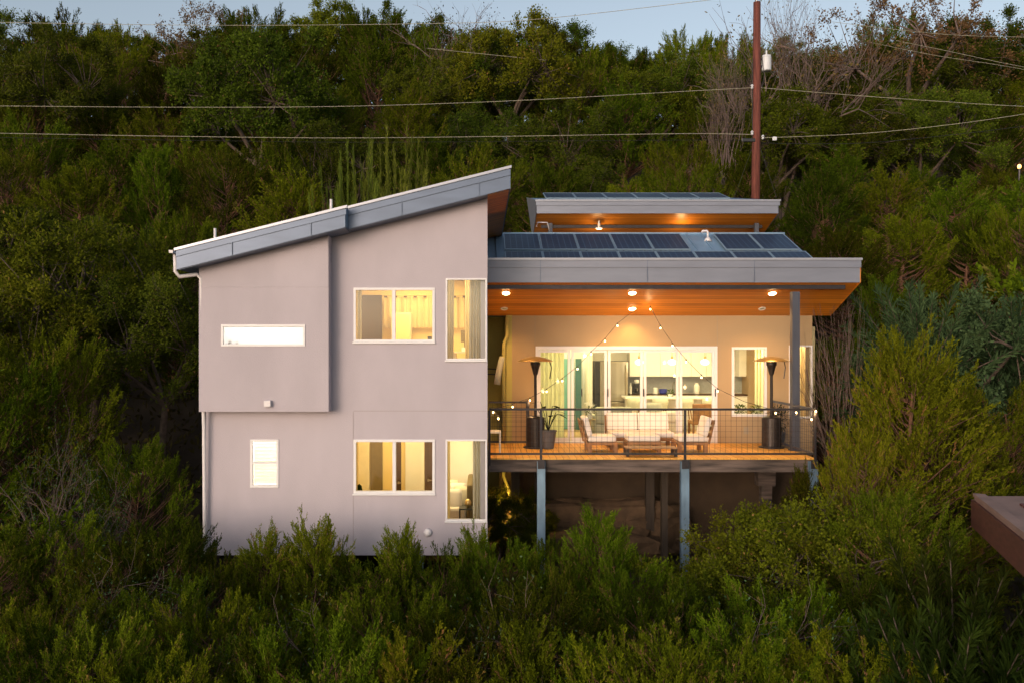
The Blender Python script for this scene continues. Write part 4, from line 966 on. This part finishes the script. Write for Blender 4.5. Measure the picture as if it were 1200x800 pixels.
line([(975,26),(1060,36),(1130,42),(1220,44),(1300,44)],44,.018,'wire_light','far overhead line near the top right corner')
line([(1050,48),(1110,60),(1185,76),(1290,95)],44,.016,'wire_light','far overhead line below the top right crown, upper')
line([(1020,50),(1100,66),(1185,79),(1290,100)],44.2,.016,'wire_light','far overhead line below the top right crown, lower')
# far lamp at right
xx, d = X_(1194.5,33), 33
r = root('far_house_lamp',(xx,d,ground(xx,d)),'tiny orange lamp shining among the trees at right edge','lamp')
MB().tube([(xx,d,ground(xx,d)-.2),(xx,d,Z_(197,d))],.04,6).build('stem','dark_steel',r)
MB().ball((xx,d,Z_(195.5,d)),.07,8,1.3).build('globe','far_lamp',r)

# ================================================================== TREES
def quad_mesh(name, V, tint, mat):
    """V: (n,4,3) diamonds"""
    n = len(V); me = bpy.data.meshes.new(name)
    me.vertices.add(4*n); me.vertices.foreach_set('co', V.reshape(-1).astype(np.float32))
    me.loops.add(4*n); me.loops.foreach_set('vertex_index', np.arange(4*n, dtype=np.int32))
    me.polygons.add(n); me.polygons.foreach_set('loop_start', np.arange(0,4*n,4,dtype=np.int32))
    try: me.polygons.foreach_set('loop_total', np.full(n,4,dtype=np.int32))
    except Exception: pass
    me.update(calc_edges=True)
    at = me.attributes.new('tint','FLOAT','FACE'); at.data.foreach_set('value', tint.astype(np.float32))
    me.materials.append(MATS[mat]); me.validate(); return me
def norm(a): return a/(np.linalg.norm(a,axis=-1,keepdims=True)+1e-9)
def diamonds(c, d, L, W, roll=None):
    """c,d (n,3); L,W (n)"""
    d = norm(d); r = norm(RNG.normal(size=c.shape)); s = norm(np.cross(d, r))
    L = L[:,None]; W = W[:,None]
    return np.stack([c, c+d*L*.45+s*W*.5, c+d*L, c+d*L*.45-s*W*.5], axis=1)
def limbs_mesh(name, segs, mat):
    mb = MB()
    for pts, r0, r1, n in segs: mb.tube(pts, r0, n, r1, cap=False)
    me = bpy.data.meshes.new(name); me.from_pydata(mb.v, [], mb.f); me.materials.append(MATS[mat])
    for p in me.polygons: p.use_smooth = True
    return me

def juniper(h, w, nplume, seed, leaf, form='cone', nspray=28, nleaf=14, fine=1.0):
    g = np.random.default_rng(seed); rr = random.Random(seed)
    V = []; T = []; segs = []
    trunk = [(0,0,-.4)]
    for i in range(1,7): trunk.append((rr.uniform(-.12,.12)*i*.4, rr.uniform(-.12,.12)*i*.4, h*.86*i/6))
    segs.append((trunk, .045*h*.5, .02, 7))
    lobes = [(rr.uniform(0,2*pi), rr.uniform(.7,1.15)) for _ in range(5)]
    for p in range(nplume):
        if p % 6 == 0:
            q = p//6; nb = nplume//6; u = (q+.5)/nb; tb = .05+.90*u**.85; ab = q*2.39996+rr.uniform(-.45,.45); rb = rr.uniform(.58,1.10)
        t = min(.97, max(.03, tb+rr.gauss(0,.022))); a = ab+rr.gauss(0,.17)/(1.15-t*.7)
        if form == 'cone': rad = w/2*(1-t)**.62*(.75+.35*min(1,t*4))
        else: rad = w/2*math.sqrt(max(0,1-(max(0,t-.38)/.64)**2))*(.8 if t<.15 else 1)
        rad *= 1+.22*sin(3*a+lobes[0][0])+.12*sin(5*a+7*t+lobes[1][0])
        rad *= rb*rr.uniform(.86,1.08)
        base = np.array([cos(a)*rad*.80, sin(a)*rad*.80, h*t-.25])
        out = np.array([cos(a),sin(a),0])
        up = .30+.85*t+rr.uniform(-.25,.35)
        ax = norm(out*(1-.5*t)+np.array([0,0,up])+g.normal(size=3)*.24)
        L = (.11*h+.28)*rr.uniform(.65,1.3)*(.85 if t>.8 else 1)
        tr = np.array([0,0,max(.1,h*t-.25-rad*.55)])
        tip = base+ax*L
        segs.append(([tuple(tr), tuple((tr+base)/2+np.array([0,0,-.05])), tuple(base), tuple(base+ax*L*.75)], .010*h*(1-t)+.012, .004, 3))
        s = (np.arange(nspray)+g.random(nspray))/nspray
        sp = base+ax*L*(s[:,None]*1.0-.12)+ norm(g.normal(size=(nspray,3)))*(L*.34*(1-s)**.6+.02)[:,None]*g.random((nspray,1))
        sd = norm(ax*(.9+.6*s[:,None])+norm(g.normal(size=(nspray,3)))*.95*(1-.45*s[:,None])+np.array([0,0,.25]))
        sl = (.15+.19*g.random(nspray))*(1-.25*s)*(.8+.04*h)
        bt = g.random()*.35
        k = (np.arange(nleaf)+.5)/nleaf
        c = sp[:,None,:]+sd[:,None,:]*(sl[:,None]*k[None,:])[:,:,None]
        c = c.reshape(-1,3); dd = np.repeat(sd,nleaf,axis=0)
        dv = norm(dd+norm(g.normal(size=c.shape))*.68)
        LL = (.044+.028*g.random(len(c)))*fine; WW = LL*(.30+.14*g.random(len(c)))
        V.append(diamonds(c,dv,LL,WW)); tt = bt+.55*g.random(nspray)
        tt = np.repeat(tt,nleaf)+.12*g.random(len(c))+.10*np.tile(k,nspray)
        tt = np.where(np.repeat(g.random(nspray)<.02,nleaf),.99,np.minimum(tt,.93)); T.append(tt)
    return quad_mesh('crown', np.concatenate(V), np.concatenate(T), leaf), limbs_mesh('trunk', segs, 'bark_red'), h, w

def oak(h, w, nclump, seed, leaf, bark='bark', nleaf=330, low=.25, lsz=.072, sparse=1.0, rsc=1.0):
    g = np.random.default_rng(seed); rr = random.Random(seed); V = []; T = []; segs = []; nleaf = int(nleaf*1.75)
    f = (rr.uniform(-.2,.2), rr.uniform(-.2,.2), h*.36)
    segs.append(([(0,0,-.4),(f[0]*.3,f[1]*.6,h*.16),f], .05*h*.6, .03*h*.6, 8))
    mains = []
    for i in range(6):
        a = i*2*pi/6+rr.uniform(-.4,.4); R = w*.28; q = (f[0]+cos(a)*R, f[1]+sin(a)*R, h*rr.uniform(.52,.68)); mains.append(q)
        m = tuple((f[k]+q[k])/2+rr.uniform(-.15,.15) for k in range(3)); segs.append(([f,m,q], .028*h*.5, .012*h*.5, 6))
    for p in range(nclump):
        th = math.acos(1-1.55*((p+.5)/nclump)); a = p*2.39996+rr.uniform(-.5,.5)
        rb = 1+.20*sin(2*a+seed)+.14*sin(4*a+3*th+seed*2)+.1*sin(6*th+seed)
        q = rr.uniform(.60,1.06)*rb
        zc = h*(low+.75*.5); c = np.array([cos(a)*sin(th)*w/2*q, sin(a)*sin(th)*w/2*q, zc+cos(th)*h*.33*q])
        if c[2] < h*.12: c[2] = h*.12+rr.random()*.4
        m0 = min(mains, key=lambda m: sum((m[k]-c[k])**2 for k in range(3)))
        mid = tuple((m0[k]+c[k])/2+rr.uniform(-.12,.12) for k in range(3)); segs.append(([m0,mid,tuple(c)], .012*h*.4, .005, 4))
        n = int(nleaf*rr.uniform(.5,1.3)*sparse); R = rr.uniform(.26,.56)*(w/5)*rsc
        # twigs with leaves: clump of short twigs
        nt = max(4,n//14); td = norm(g.normal(size=(nt,3))+np.array([0,0,.45])+norm(c-np.array([0,0,h*.5]))*.7); tl_ = R*(.5+.7*g.random(nt))
        for k in range(0,nt,4): segs.append(([tuple(c),tuple(c+td[k]*tl_[k])], .007, .003, 3))
        kk = g.random((nt,14))**.7
        pos = (c+td[:,None,:]*(tl_[:,None]*kk)[:,:,None]+g.normal(size=(nt,14,3))*.05).reshape(-1,3)
        dv = norm(np.repeat(td,14,axis=0)*.6+g.normal(size=pos.shape)*.6)
        LL = lsz*(.7+.6*g.random(len(pos))); V.append(diamonds(pos,dv,LL,LL*(.5+.2*g.random(len(pos)))))
        tt = np.repeat(g.random(nt)*.5,14)+rr.random()*.25+.22*g.random(len(pos)); tt = np.where(g.random(len(pos))<.012,.99,np.minimum(tt,.93)); T.append(tt)
    return quad_mesh('crown', np.concatenate(V), np.concatenate(T), leaf), limbs_mesh('trunk', segs, bark), h, w

def bare(h, w, seed, bark='bark_pale', leaf='rust_leaf', nl=500, depth=5, spread=.5, lsz=.06):
    rr = random.Random(seed); segs = []; tips = []
    def grow(p, d, L, r, k):
        d = np.array(d)/np.linalg.norm(d); a = np.array(p)
        b1 = a+d*L*.5+np.array([rr.uniform(-1,1) for _ in range(3)])*L*.07; b2 = a+d*L+np.array([rr.uniform(-1,1) for _ in range(3)])*L*.08
        segs.append(([tuple(a),tuple(b1),tuple(b2)], r, r*.62, 5 if k>2 else 3))
        if k == 0: tips.append(b2); return
        for i in range(rr.choice((2,3,3)) if k < depth else 4):
            nd = d+np.array([rr.uniform(-1,1),rr.uniform(-1,1),rr.uniform(-.45,.65)])*spread*1.6
            grow(b2 if i else b1, nd, L*rr.uniform(.62,.86), r*.58, k-1)
        tips.append(b2)
    for q in range(3 if w > 2 else 2):
        grow((rr.uniform(-.2,.2),rr.uniform(-.2,.2),-.3), (rr.uniform(-.35,.35),rr.uniform(-.35,.35),1), h*.26, .010*h, depth)
    g = np.random.default_rng(seed); tp = np.array(tips); pos = tp[g.integers(0,len(tp),nl)]+g.normal(size=(nl,3))*.10
    V = diamonds(pos, g.normal(size=(nl,3)), np.full(nl,lsz)*(.7+.6*g.random(nl)), np.full(nl,lsz*.5))
    z = tp[:,2].max(); return quad_mesh('crown', V, g.random(nl)*.9, leaf), limbs_mesh('trunk', segs, bark), float(z), w

def plume_bush(h, w, seed, leaf, n=900):
    """upright arching grassy shoots"""
    g = np.random.default_rng(seed); V = []; T = []; segs = []
    rr = random.Random(seed)
    for i in range(130):
        a = rr.uniform(0,2*pi); R = w/2*rr.random()**.6; b0 = np.array([cos(a)*R,sin(a)*R,0]); tip = b0*1.25+np.array([rr.uniform(-.4,.7),rr.uniform(-.3,.3),h*rr.uniform(.55,1)*(1-.3*(R/(w/2)))]); mid = (b0+tip)/2+np.array([0,0,.12*h])-b0*.1
        segs.append(([tuple(b0-np.array([0,0,.3])),tuple(mid),tuple(tip)], .014,.004,3)); m = n//10
        s = .15+.85*g.random(m); c = (1-s)[:,None]**2*b0+2*(s*(1-s))[:,None]*mid+(s**2)[:,None]*tip+g.normal(size=(m,3))*.03
        tn = norm((1-s)[:,None]*(mid-b0)+s[:,None]*(tip-mid)); V.append(diamonds(c, tn+g.normal(size=(m,3))*.35, .13+.12*g.random(m), np.full(m,.026))); T.append(np.clip(rr.random()*.5+.45*g.random(m),0,.95))
    return quad_mesh('crown', np.concatenate(V), np.concatenate(T), leaf), limbs_mesh('stem', segs, 'bark'), h, w

def frond_shrub(h, w, seed, leaf, nf=46):
    """shoots densely set with long narrow leaves, like a yew or sumac"""
    g = np.random.default_rng(seed); rr = random.Random(seed); V = []; T = []; segs = []
    for i in range(nf):
        a = i*2.4+rr.uniform(-.3,.3); t = (i+.5)/nf; el = .15+1.2*t; c0 = np.array([cos(a)*.08,sin(a)*.08,h*.15+h*.25*t])
        out = np.array([cos(a)*cos(el),sin(a)*cos(el),sin(el)]); L = (w/2)*(1-t*.35)*rr.uniform(.7,1.15)+.25*h*t; tip = c0+out*L+np.array([0,0,-.10*L*(1-t)]); mid = c0+out*L*.5+np.array([0,0,.12*L])
        segs.append(([(0,0,-.3),tuple(c0),tuple(mid),tuple(tip)], .02,.005,4)); m = 170
        s = .2+.8*(np.arange(m)/m); c = (1-s)[:,None]**2*c0+2*(s*(1-s))[:,None]*mid+(s**2)[:,None]*tip
        tn = norm((1-s)[:,None]*(mid-c0)+s[:,None]*(tip-mid)); sd = norm(g.normal(size=(m,3)))
        V.append(diamonds(c, tn*.75+sd*.6, (.15+.08*g.random(m))*(1.15-.5*s), np.full(m,.020))); T.append(np.clip(rr.random()*.4+.5*g.random(m),0,.95))
    return quad_mesh('crown', np.concatenate(V), np.concatenate(T), leaf), limbs_mesh('stem', segs, 'bark'), h*1.15, w

PROTO = {
 'jc1': juniper(5.2,3.4,180,1,'juniper_green'), 'jc2': juniper(5.0,3.6,190,2,'juniper_green'), 'jr1': juniper(4.6,4.2,230,3,'juniper_green','round'), 'jr2': juniper(4.8,4.4,230,4,'juniper_green','round'),
 'jo1': juniper(5.2,4.2,230,5,'juniper_olive','round'), 'jo2': juniper(5.2,3.8,210,6,'juniper_olive'),
 'ok1': oak(5.5,5.2,110,7,'oak_green'), 'ok2': oak(5.5,5.6,110,8,'oak_green'), 'ok3': oak(5.2,5.0,105,9,'oak_olive'), 'ol1': oak(4.2,3.6,110,10,'oak_olive',low=.1,nleaf=380,lsz=.055),
 'ol2': oak(4.2,3.8,110,21,'oak_olive',low=.1,nleaf=380,lsz=.055), 'bg1': oak(3.6,4.0,80,12,'blue_green',low=.1,nleaf=320,lsz=.07), 'bg2': frond_shrub(3.0,3.0,13,'blue_green'),
 'ba1': bare(5.5,4,14), 'ba2': bare(5.0,3,15,'bark_pale','rust_leaf',900), 'ba3': bare(2.6,3.0,16,'bark_pale','blue_green',2600,depth=5,spread=.8,lsz=.028), 'ba4': bare(5.5,3,17,'bark_pale','rust_leaf',60,depth=4,spread=.35),
 'rst': oak(6.0,6.0,85,18,'rust_leaf','bark_pale',nleaf=110,sparse=.8,low=.2), 'plm': plume_bush(6.6,5.0,19,'grassy',n=2600), 'fr1': frond_shrub(2.2,3.0,20,'frond'), 'fr2': frond_shrub(2.4,2.6,22,'frond',40),
}
DESC = {'jc':('juniper_tree','pointed green juniper','juniper tree'),'jr':('juniper_tree','rounded feathery green juniper','juniper tree'),'jo':('juniper_tree','olive feathery juniper','juniper tree'),
 'ok':('oak_tree','dark leafy oak','oak tree'),'ol':('leafy_shrub','small leaved olive green shrub','shrub'),'bg':('leafy_shrub','blue green shrub','shrub'),'ba':('bare_tree','bare thin branched tree','bare tree'),
 'rs':('autumn_tree','rust brown thinly leafed tree','autumn tree'),'pl':('grassy_bush','light green bush of arching shoots','bush'),'fr':('frond_shrub','dark shrub with long narrow leaves','shrub')}
TOP = {}
for k_, (cm_, tm_, ph_, pw_) in PROTO.items():
    co = np.empty(len(cm_.vertices)*3, dtype=np.float32); cm_.vertices.foreach_get('co', co)
    TOP[k_] = float(np.percentile(co.reshape(-1,3)[:,2], 99.3))
def desc(k):
    if k == 'ok3': return ('oak_tree','olive leafy oak','oak tree')
    return DESC[k[:2]]
def plant(k, x, d, top=None, h=None, ws=None, label=None, group=None, gz=None, clampw=(.85,1.35)):
    cm, tm, ph, pw = PROTO[k]; ph = TOP[k]; gz = ground(x,d) if gz is None else gz
    if h is None: h = Z_(top,d)-gz
    s = h/ph; wsc = min(max(ws/pw, clampw[0]*s), clampw[1]*s) if ws else s
    nm, ds, cat = desc(k)
    r = bpy.data.objects.new(nm, None); COL.objects.link(r); r.location = (x,d,gz); r.scale = (wsc,wsc,s); r.rotation_euler = (0,0,random.uniform(0,6.28))
    tag(r, label or ds, cat, group)
    for n_, me in (('crown',cm),('stem' if nm in('grassy_bush','frond_shrub') else 'trunk',tm)):
        o = bpy.data.objects.new(n_, me); COL.objects.link(o); o.parent = r
    return r
def pick(w): 
    t = random.random()*sum(v for _,v in w)
    for k,v in w:
        t -= v
        if t <= 0: return k
MIX = [('jc1',2),('jc2',2),('jr1',2),('jr2',2),('jo1',1.2),('jo2',1.2),('ok1',1.4),('ok2',1.4),('ok3',1.2)]
FORD = lambda i: NTH[i] if i < len(NTH) else f'{i+1}th'
def row(name, d, pxs, topf, ws, mix, group, jd=1.2, skip=None):
    for i, px in enumerate(pxs):
        dd = d+random.uniform(-jd,jd); k = pick(mix); x = X_(px,dd); top = topf(px)+random.uniform(-20,20)
        w_ = ws*random.uniform(.85,1.25)
        plant(k, x, dd, top=top, ws=w_*(1.2 if k[:2]=='ok' else 1), label=f'{desc(k)[1]} in {name}, {FORD(i)} from the left', group=group)
def interp(P): return lambda px: float(np.interp(px, [a for a,_ in P], [b_ for _,b_ in P]))
def steps(a, b_, n, j=14): return [a+(b_-a)*(i+.5)/n+random.uniform(-j,j) for i in range(n)]
sky = interp([(0,36),(60,40),(100,34),(150,42),(200,38),(260,30),(330,30),(380,28),(440,12),(490,22),(520,52),(570,32),(620,42),(700,45),(760,58),(800,60),(840,50),(880,50),(940,58),(1000,40),(1050,28),(1100,38),(1200,70)])
row('the skyline row', 60, steps(-20,1130,19), sky, 6.2, [('jr2',1.6),('jr1',1.6),('ok1',2),('ok2',2),('ok3',2),('jc2',.5)], 'trees along the ridge')
row('the second skyline row', 56, steps(-15,1180,17), lambda p: sky(p)+16, 6.4, [('jr1',2),('jr2',2),('ok1',1),('ok2',1)], 'trees just behind the skyline')
row('the row below the skyline', 52, steps(-10,1210,15), lambda p: sky(p)+28, 6.2, MIX, 'trees below the ridge')
row('the upper slope row', 44.5, steps(-10,1210,14), lambda p: sky(p)*.3+104, 5.2, MIX, 'trees high on the slope')
row('the middle slope row', 38, steps(-10,1210,13), lambda p: 160+(25 if p>600 else 0), 4.8, [('jc1',2),('jc2',2),('jr1',2),('jr2',2),('jo1',1),('ok1',1)], 'trees at mid slope')
row('the row above the roofs', 32.6, [10,95,185,265,345,560,650,730,800,960,1040,1120,1195], lambda p: 200+(12 if p>600 else -8), 4.4, [('jc1',2),('jc2',2),('jr1',2),('jr2',2),('jo1',1)], 'trees close above the house')
row('the bank left of house', 27.5, [-5,70,145,215], lambda p: 250, 4.2, [('jr1',2),('jr2',2),('ok1',2)], 'trees left of the house')
row('the bank right of roof', 27.5, [985,1060,1135,1205], lambda p: 262, 4.2, [('jr1',2),('jc2',2),('ok2',1)], 'trees right of the house')
B_ = plant
# particular trees
B_('plm', X_(465,31.0), 31.0, top=178, ws=3.6, clampw=(.4,2), label='light green bush of arching shoots behind the higher shed roof')
B_('plm', X_(418,30.2), 30.2, top=196, ws=2.4, clampw=(.3,2), label='smaller light green arching bush above the roof step')
B_('rst', X_(1062,50), 50, top=-6, ws=11.5, label='big rust brown thinly leafed crown at the upper right skyline')
B_('ok2', X_(1160,52), 52, top=20, ws=6.5, label='dark leafy oak right of the big rust brown crown')
B_('ba1', X_(935,46), 46, top=-18, ws=3.4, clampw=(.4,1), label='tall bare reddish tree against the sky right of the utility pole')
B_('ba2', X_(915,45), 45, top=2, ws=4.0, label='bare tree with few rust leaves behind the transformer')
B_('ba1', X_(850,40), 40, top=52, ws=3.0, clampw=(.4,1), label='grey leafless tree left of the utility pole')
B_('ba2', X_(515,55), 55, top=22, ws=4.0, label='pinkish bare crown on the skyline left of centre')
B_('rst', X_(250,56), 56, top=8, ws=5.5, label='rust brown thin crown on the skyline above the left roof')
B_('ok3', X_(598,50), 50, top=28, ws=5.0, label='olive leafy oak with open top on the skyline at centre')
B_('ok1', X_(300,42), 42, top=40, ws=8.0, label='broad dark oak crown above the left roof')
B_('ok2', X_(60,46), 46, top=45, ws=8.0, label='broad dark oak crown at the upper left corner')
B_('ok3', X_(100,23), 23.5, top=262, ws=5.6, label='large olive oak crown left of the house')
B_('ok2', X_(185,22.5), 22.5, top=320, ws=4.0, label='dark oak tucked against the left wall of the house')
B_('ok3', X_(20,21.5), 21.5, top=330, ws=4.4, label='olive leafy oak at left frame edge beside the large crown')
B_('jr1', X_(45,18.6), 18.6, top=398, ws=3.2, label='rounded green juniper at far left below the olive oak')
B_('jr2', X_(-25,17.5), 17.5, top=430, ws=3.0, label='rounded green juniper cut by the left frame edge')
B_('jr1', X_(160,17.6), 17.6, top=522, ws=2.6, label='rounded green juniper left of the downspout')
B_('ba3', X_(85,16.4), 16.4, top=500, ws=2.6, clampw=(.5,1), label='grey twiggy shrub at left below the junipers')
# right of house
B_('jo2', X_(1066,17.2), 17.2, top=396, ws=2.9, label='tall yellowish olive juniper right of the deck')
B_('jo1', X_(1012,16.2), 16.2, top=505, ws=2.2, clampw=(.55,1), label='lower olive juniper between deck corner and tall olive juniper')
B_('jo1', X_(1100,18.4), 18.4, top=440, ws=3.0, label='olive juniper right behind the tall olive juniper')
B_('jr2', X_(1175,18.8), 18.8, top=455, ws=3.2, label='green juniper at right edge above the brown roof')
B_('bg2', X_(1078,21.5), 21.5, top=335, ws=2.6, label='blue green shrub with upright shoots, left one of the pair at right')
B_('bg1', X_(1130,22), 22, top=345, ws=3.4, label='round blue green shrub between the two upright shoot shrubs')
B_('bg2', X_(1190,21.5), 21.5, top=345, ws=2.8, label='blue green shrub with upright shoots at the right frame edge')
B_('jc2', X_(1035,24.5), 24.5, top=325, ws=2.8, label='pointed green juniper behind the roof tip at right')
B_('ba4', X_(997,20.8), 20.8, top=345, ws=1.5, clampw=(.2,.5), label='leafless pale sapling beside the corner window')
B_('jr1', X_(975,23.5), 23.5, top=400, ws=2.4, label='dark juniper low behind the right end of the deck')
B_('ol1', X_(892,15.3), 15.3, top=606, ws=2.4, label='yellowish small leaved shrub in front of the right deck bay')
B_('ol2', X_(960,14.6), 14.8, top=590, ws=2.6, label='olive small leaved shrub below the deck corner post')
B_('ol1', X_(830,14.6), 14.4, top=665, ws=1.9, label='olive small leaved shrub at foot of the middle blue post')
B_('jo2', X_(935,17.1), 16.8, top=552, ws=1.3, clampw=(.3,2), label='slim olive juniper touching the end of the deck beam')
B_('jo1', X_(1050,14.2), 14.2, top=580, ws=2.8, label='olive juniper left of the brown roof corner')
# foreground
row('foreground left of house foot', 14.6, [-10,62,128,190], lambda p: 620, 2.2, [('jr1',1),('jr2',1),('jo1',1)], 'foreground trees at left', .5)
FG = [(252,14.9,652,1.5,'jr2'),(312,15.2,624,1.5,'jc1'),(368,15.2,612,1.5,'jo2'),(425,15.0,655,1.6,'jr1'),(470,15.3,622,1.3,'jc2'),(520,15.2,650,1.4,'jr2'),(556,15.6,620,1.2,'jc1'),(600,15.5,640,1.4,'jr1'),(655,15.5,640,1.5,'jr2'),(702,15.3,602,1.4,'jc2'),(745,15.0,655,1.5,'jr1')]
for i,(px,d,t,w_,k) in enumerate(FG):
    B_(k, X_(px,d), d, top=t, ws=w_*1.3, label=f'{desc(k)[1]} at the house foot, {NTH[i]} from the left', group='junipers at the foot of the house')
row('the second front row', 12.6, [-5,60,125,190,255,320,385,450,515,580,645,710,775,850,930,1010,1090], lambda p: 705 if p < 800 else 690, 1.7, [('jr1',2),('jr2',2),('jc1',1),('jo1',1)], 'junipers in the second foreground row', .4)
row('the lowest front row', 10.6, [-15,50,110,175,240,305,370,430,490,550,615,680,745,810,880,950,1020], lambda p: 755, 1.5, [('jr1',2),('jr2',2),('jc2',1),('jo1',1)], 'junipers along the bottom edge', .4)
for i,(k,px,d,t,w_,l) in enumerate([('fr1',1120,12.2,655,2.0,'long leaved shrub just below the brown roof corner'),('fr2',1180,11.2,700,1.9,'long leaved shrub at right edge below the brown roof'),('fr1',1110,10.4,725,1.7,'long leaved shrub near the bottom right corner, left one'),('fr2',1165,9.6,752,1.5,'long leaved shrub cut by the bottom right corner'),('fr1',1050,11.0,735,1.5,'long leaved shrub among junipers at lower right')]):
    B_(k, X_(px,d), d, top=t, ws=w_, label='dark '+l)
for px, d, t, w_, l in ((575,12.0,695,1.2,'grey twiggy dead branches in the foreground below the first blue post'),(935,11.2,715,1.1,'grey twiggy dead branches among the junipers at lower right'),(330,12.0,712,1.0,'grey twiggy dead branches below the slit of the left wall'),(140,13.2,662,.9,'grey twiggy shrub left of the house corner in the foreground')):
    B_('ba3', X_(px,d), d, h=Z_(t,d)-ground(X_(px,d),d), ws=w_*1.6, label=l)
# low shrubs lit by the garden lamp
for i,(px,d,t,w_) in enumerate(((585,19.9,583,.8),(597,20.6,572,.9),(622,19.7,612,.8))):
    B_('ol2', X_(px,d), d, top=t, ws=w_, label='small shrub glowing under the deck, '+['next to the block','behind the dark post','left of the first blue post'][i], group='shrubs under the deck')
# woodland outside the picture on both sides, as one mass
wm = juniper(5.0,4.6,60,77,'juniper_green','round',12,7,2.3)[0]; wv = np.empty(len(wm.vertices)*3, dtype=np.float32); wm.vertices.foreach_get('co', wv); wv = wv.reshape(-1,4,3)
wt = np.empty(len(wm.polygons), dtype=np.float32); wm.attributes['tint'].data.foreach_get('value', wt); VV = []; TT = []
for d in (14,18,22,27,33,39,46,53,61):
    for side in (-1,1):
        for k in range(3):
            hw = .62*d+2.8+k*4.6+random.uniform(-.8,.8); x = .034*d+side*hw; dd = d+random.uniform(-1.5,1.5)
            if side > 0 and d < 19: continue
            q = random.uniform(1.1,1.5); a = random.uniform(0,6.28); R_ = np.array([[cos(a),-sin(a),0],[sin(a),cos(a),0],[0,0,1]])
            VV.append((wv@R_.T*q+np.array([x,dd,ground(x,dd)])).astype(np.float32)); TT.append(np.clip(wt+random.uniform(-.1,.1),0,.93))
o = bpy.data.objects.new('woodland', quad_mesh('woodland', np.concatenate(VV), np.concatenate(TT), 'juniper_green')); COL.objects.link(o); tag(o,'evergreen wood continuing beyond both sides of the picture',kind='stuff')
# undergrowth on the slope
n = 70000; g = RNG
yy = 5+62*g.random(n)**1.15; xx = (g.random(n)-.5)*(1.35*yy+4)+ .03*yy
zz = np.array([ground(float(a),float(b_)) for a,b_ in zip(xx,yy)])
keep = ~((xx>-6)&(xx<8.6)&(yy>16.8)&(yy<28.5)); xx,yy,zz = xx[keep],yy[keep],zz[keep]; n = len(xx)
c = np.stack([xx,yy,zz+g.random(n)*.35],1); V = diamonds(c, g.normal(size=(n,3))*.6+np.array([0,0,.7]), .12+.22*g.random(n), .05+.06*g.random(n))
o = bpy.data.objects.new('undergrowth', quad_mesh('undergrowth', V, g.random(n), 'litter')); COL.objects.link(o); tag(o,'dark low undergrowth covering the slope',kind='stuff')

# ================================================================== SKY, SUN, CAMERA
SUN_EL, SUN_AZ = radians(9), radians(28)     # azimuth measured from straight behind the camera towards the left
w = bpy.data.worlds.new('World'); sc.world = w; w.use_nodes = True; nt = w.node_tree
st = nt.nodes.new('ShaderNodeTexSky'); st.sky_type = 'NISHITA'; st.sun_disc = False; st.sun_elevation = SUN_EL; st.sun_rotation = pi+SUN_AZ
st.altitude = 200; st.air_density = 1.0; st.dust_density = 3.0; st.ozone_density = 1.2
bg = nt.nodes['Background']; hs = nt.nodes.new('ShaderNodeHueSaturation'); hs.inputs['Saturation'].default_value = .62; hs.inputs['Value'].default_value = 1.0; nt.links.new(st.outputs[0], hs.inputs['Color']); nt.links.new(hs.outputs[0], bg.inputs[0]); bg.inputs[1].default_value = .132
sl = bpy.data.lights.new('sun','SUN'); sl.energy = .27; sl.angle = radians(20); sl.color = (1,.69,.64)
so = bpy.data.objects.new('sun', sl); COL.objects.link(so)
from mathutils import Vector
sd = Vector((-sin(SUN_AZ)*cos(SUN_EL), -cos(SUN_AZ)*cos(SUN_EL), sin(SUN_EL)))
so.rotation_euler = sd.to_track_quat('Z','Y').to_euler(); so.location = (-20,-30,20)
cd = bpy.data.cameras.new('camera'); cam = bpy.data.objects.new('camera', cd); COL.objects.link(cam); sc.camera = cam
cam.location = (0,0,0); cam.rotation_euler = (pi/2,0,0); cd.lens = 30; cd.sensor_width = 36; cd.shift_x = 34/1200; cd.shift_y = 5/1200; cd.clip_end = 2000; cd.clip_start = .1
vs = sc.view_settings; vs.view_transform = 'Standard'; vs.look = 'None'; vs.exposure = .82; vs.gamma = 1; vs.use_curve_mapping = False
cy = sc.cycles; cy.use_denoising = True; cy.max_bounces = 6; cy.diffuse_bounces = 3; cy.glossy_bounces = 3; cy.transmission_bounces = 4; cy.transparent_max_bounces = 12
cy.sample_clamp_indirect = 4; cy.caustics_reflective = False; cy.caustics_refractive = False
cy.use_adaptive_sampling = True
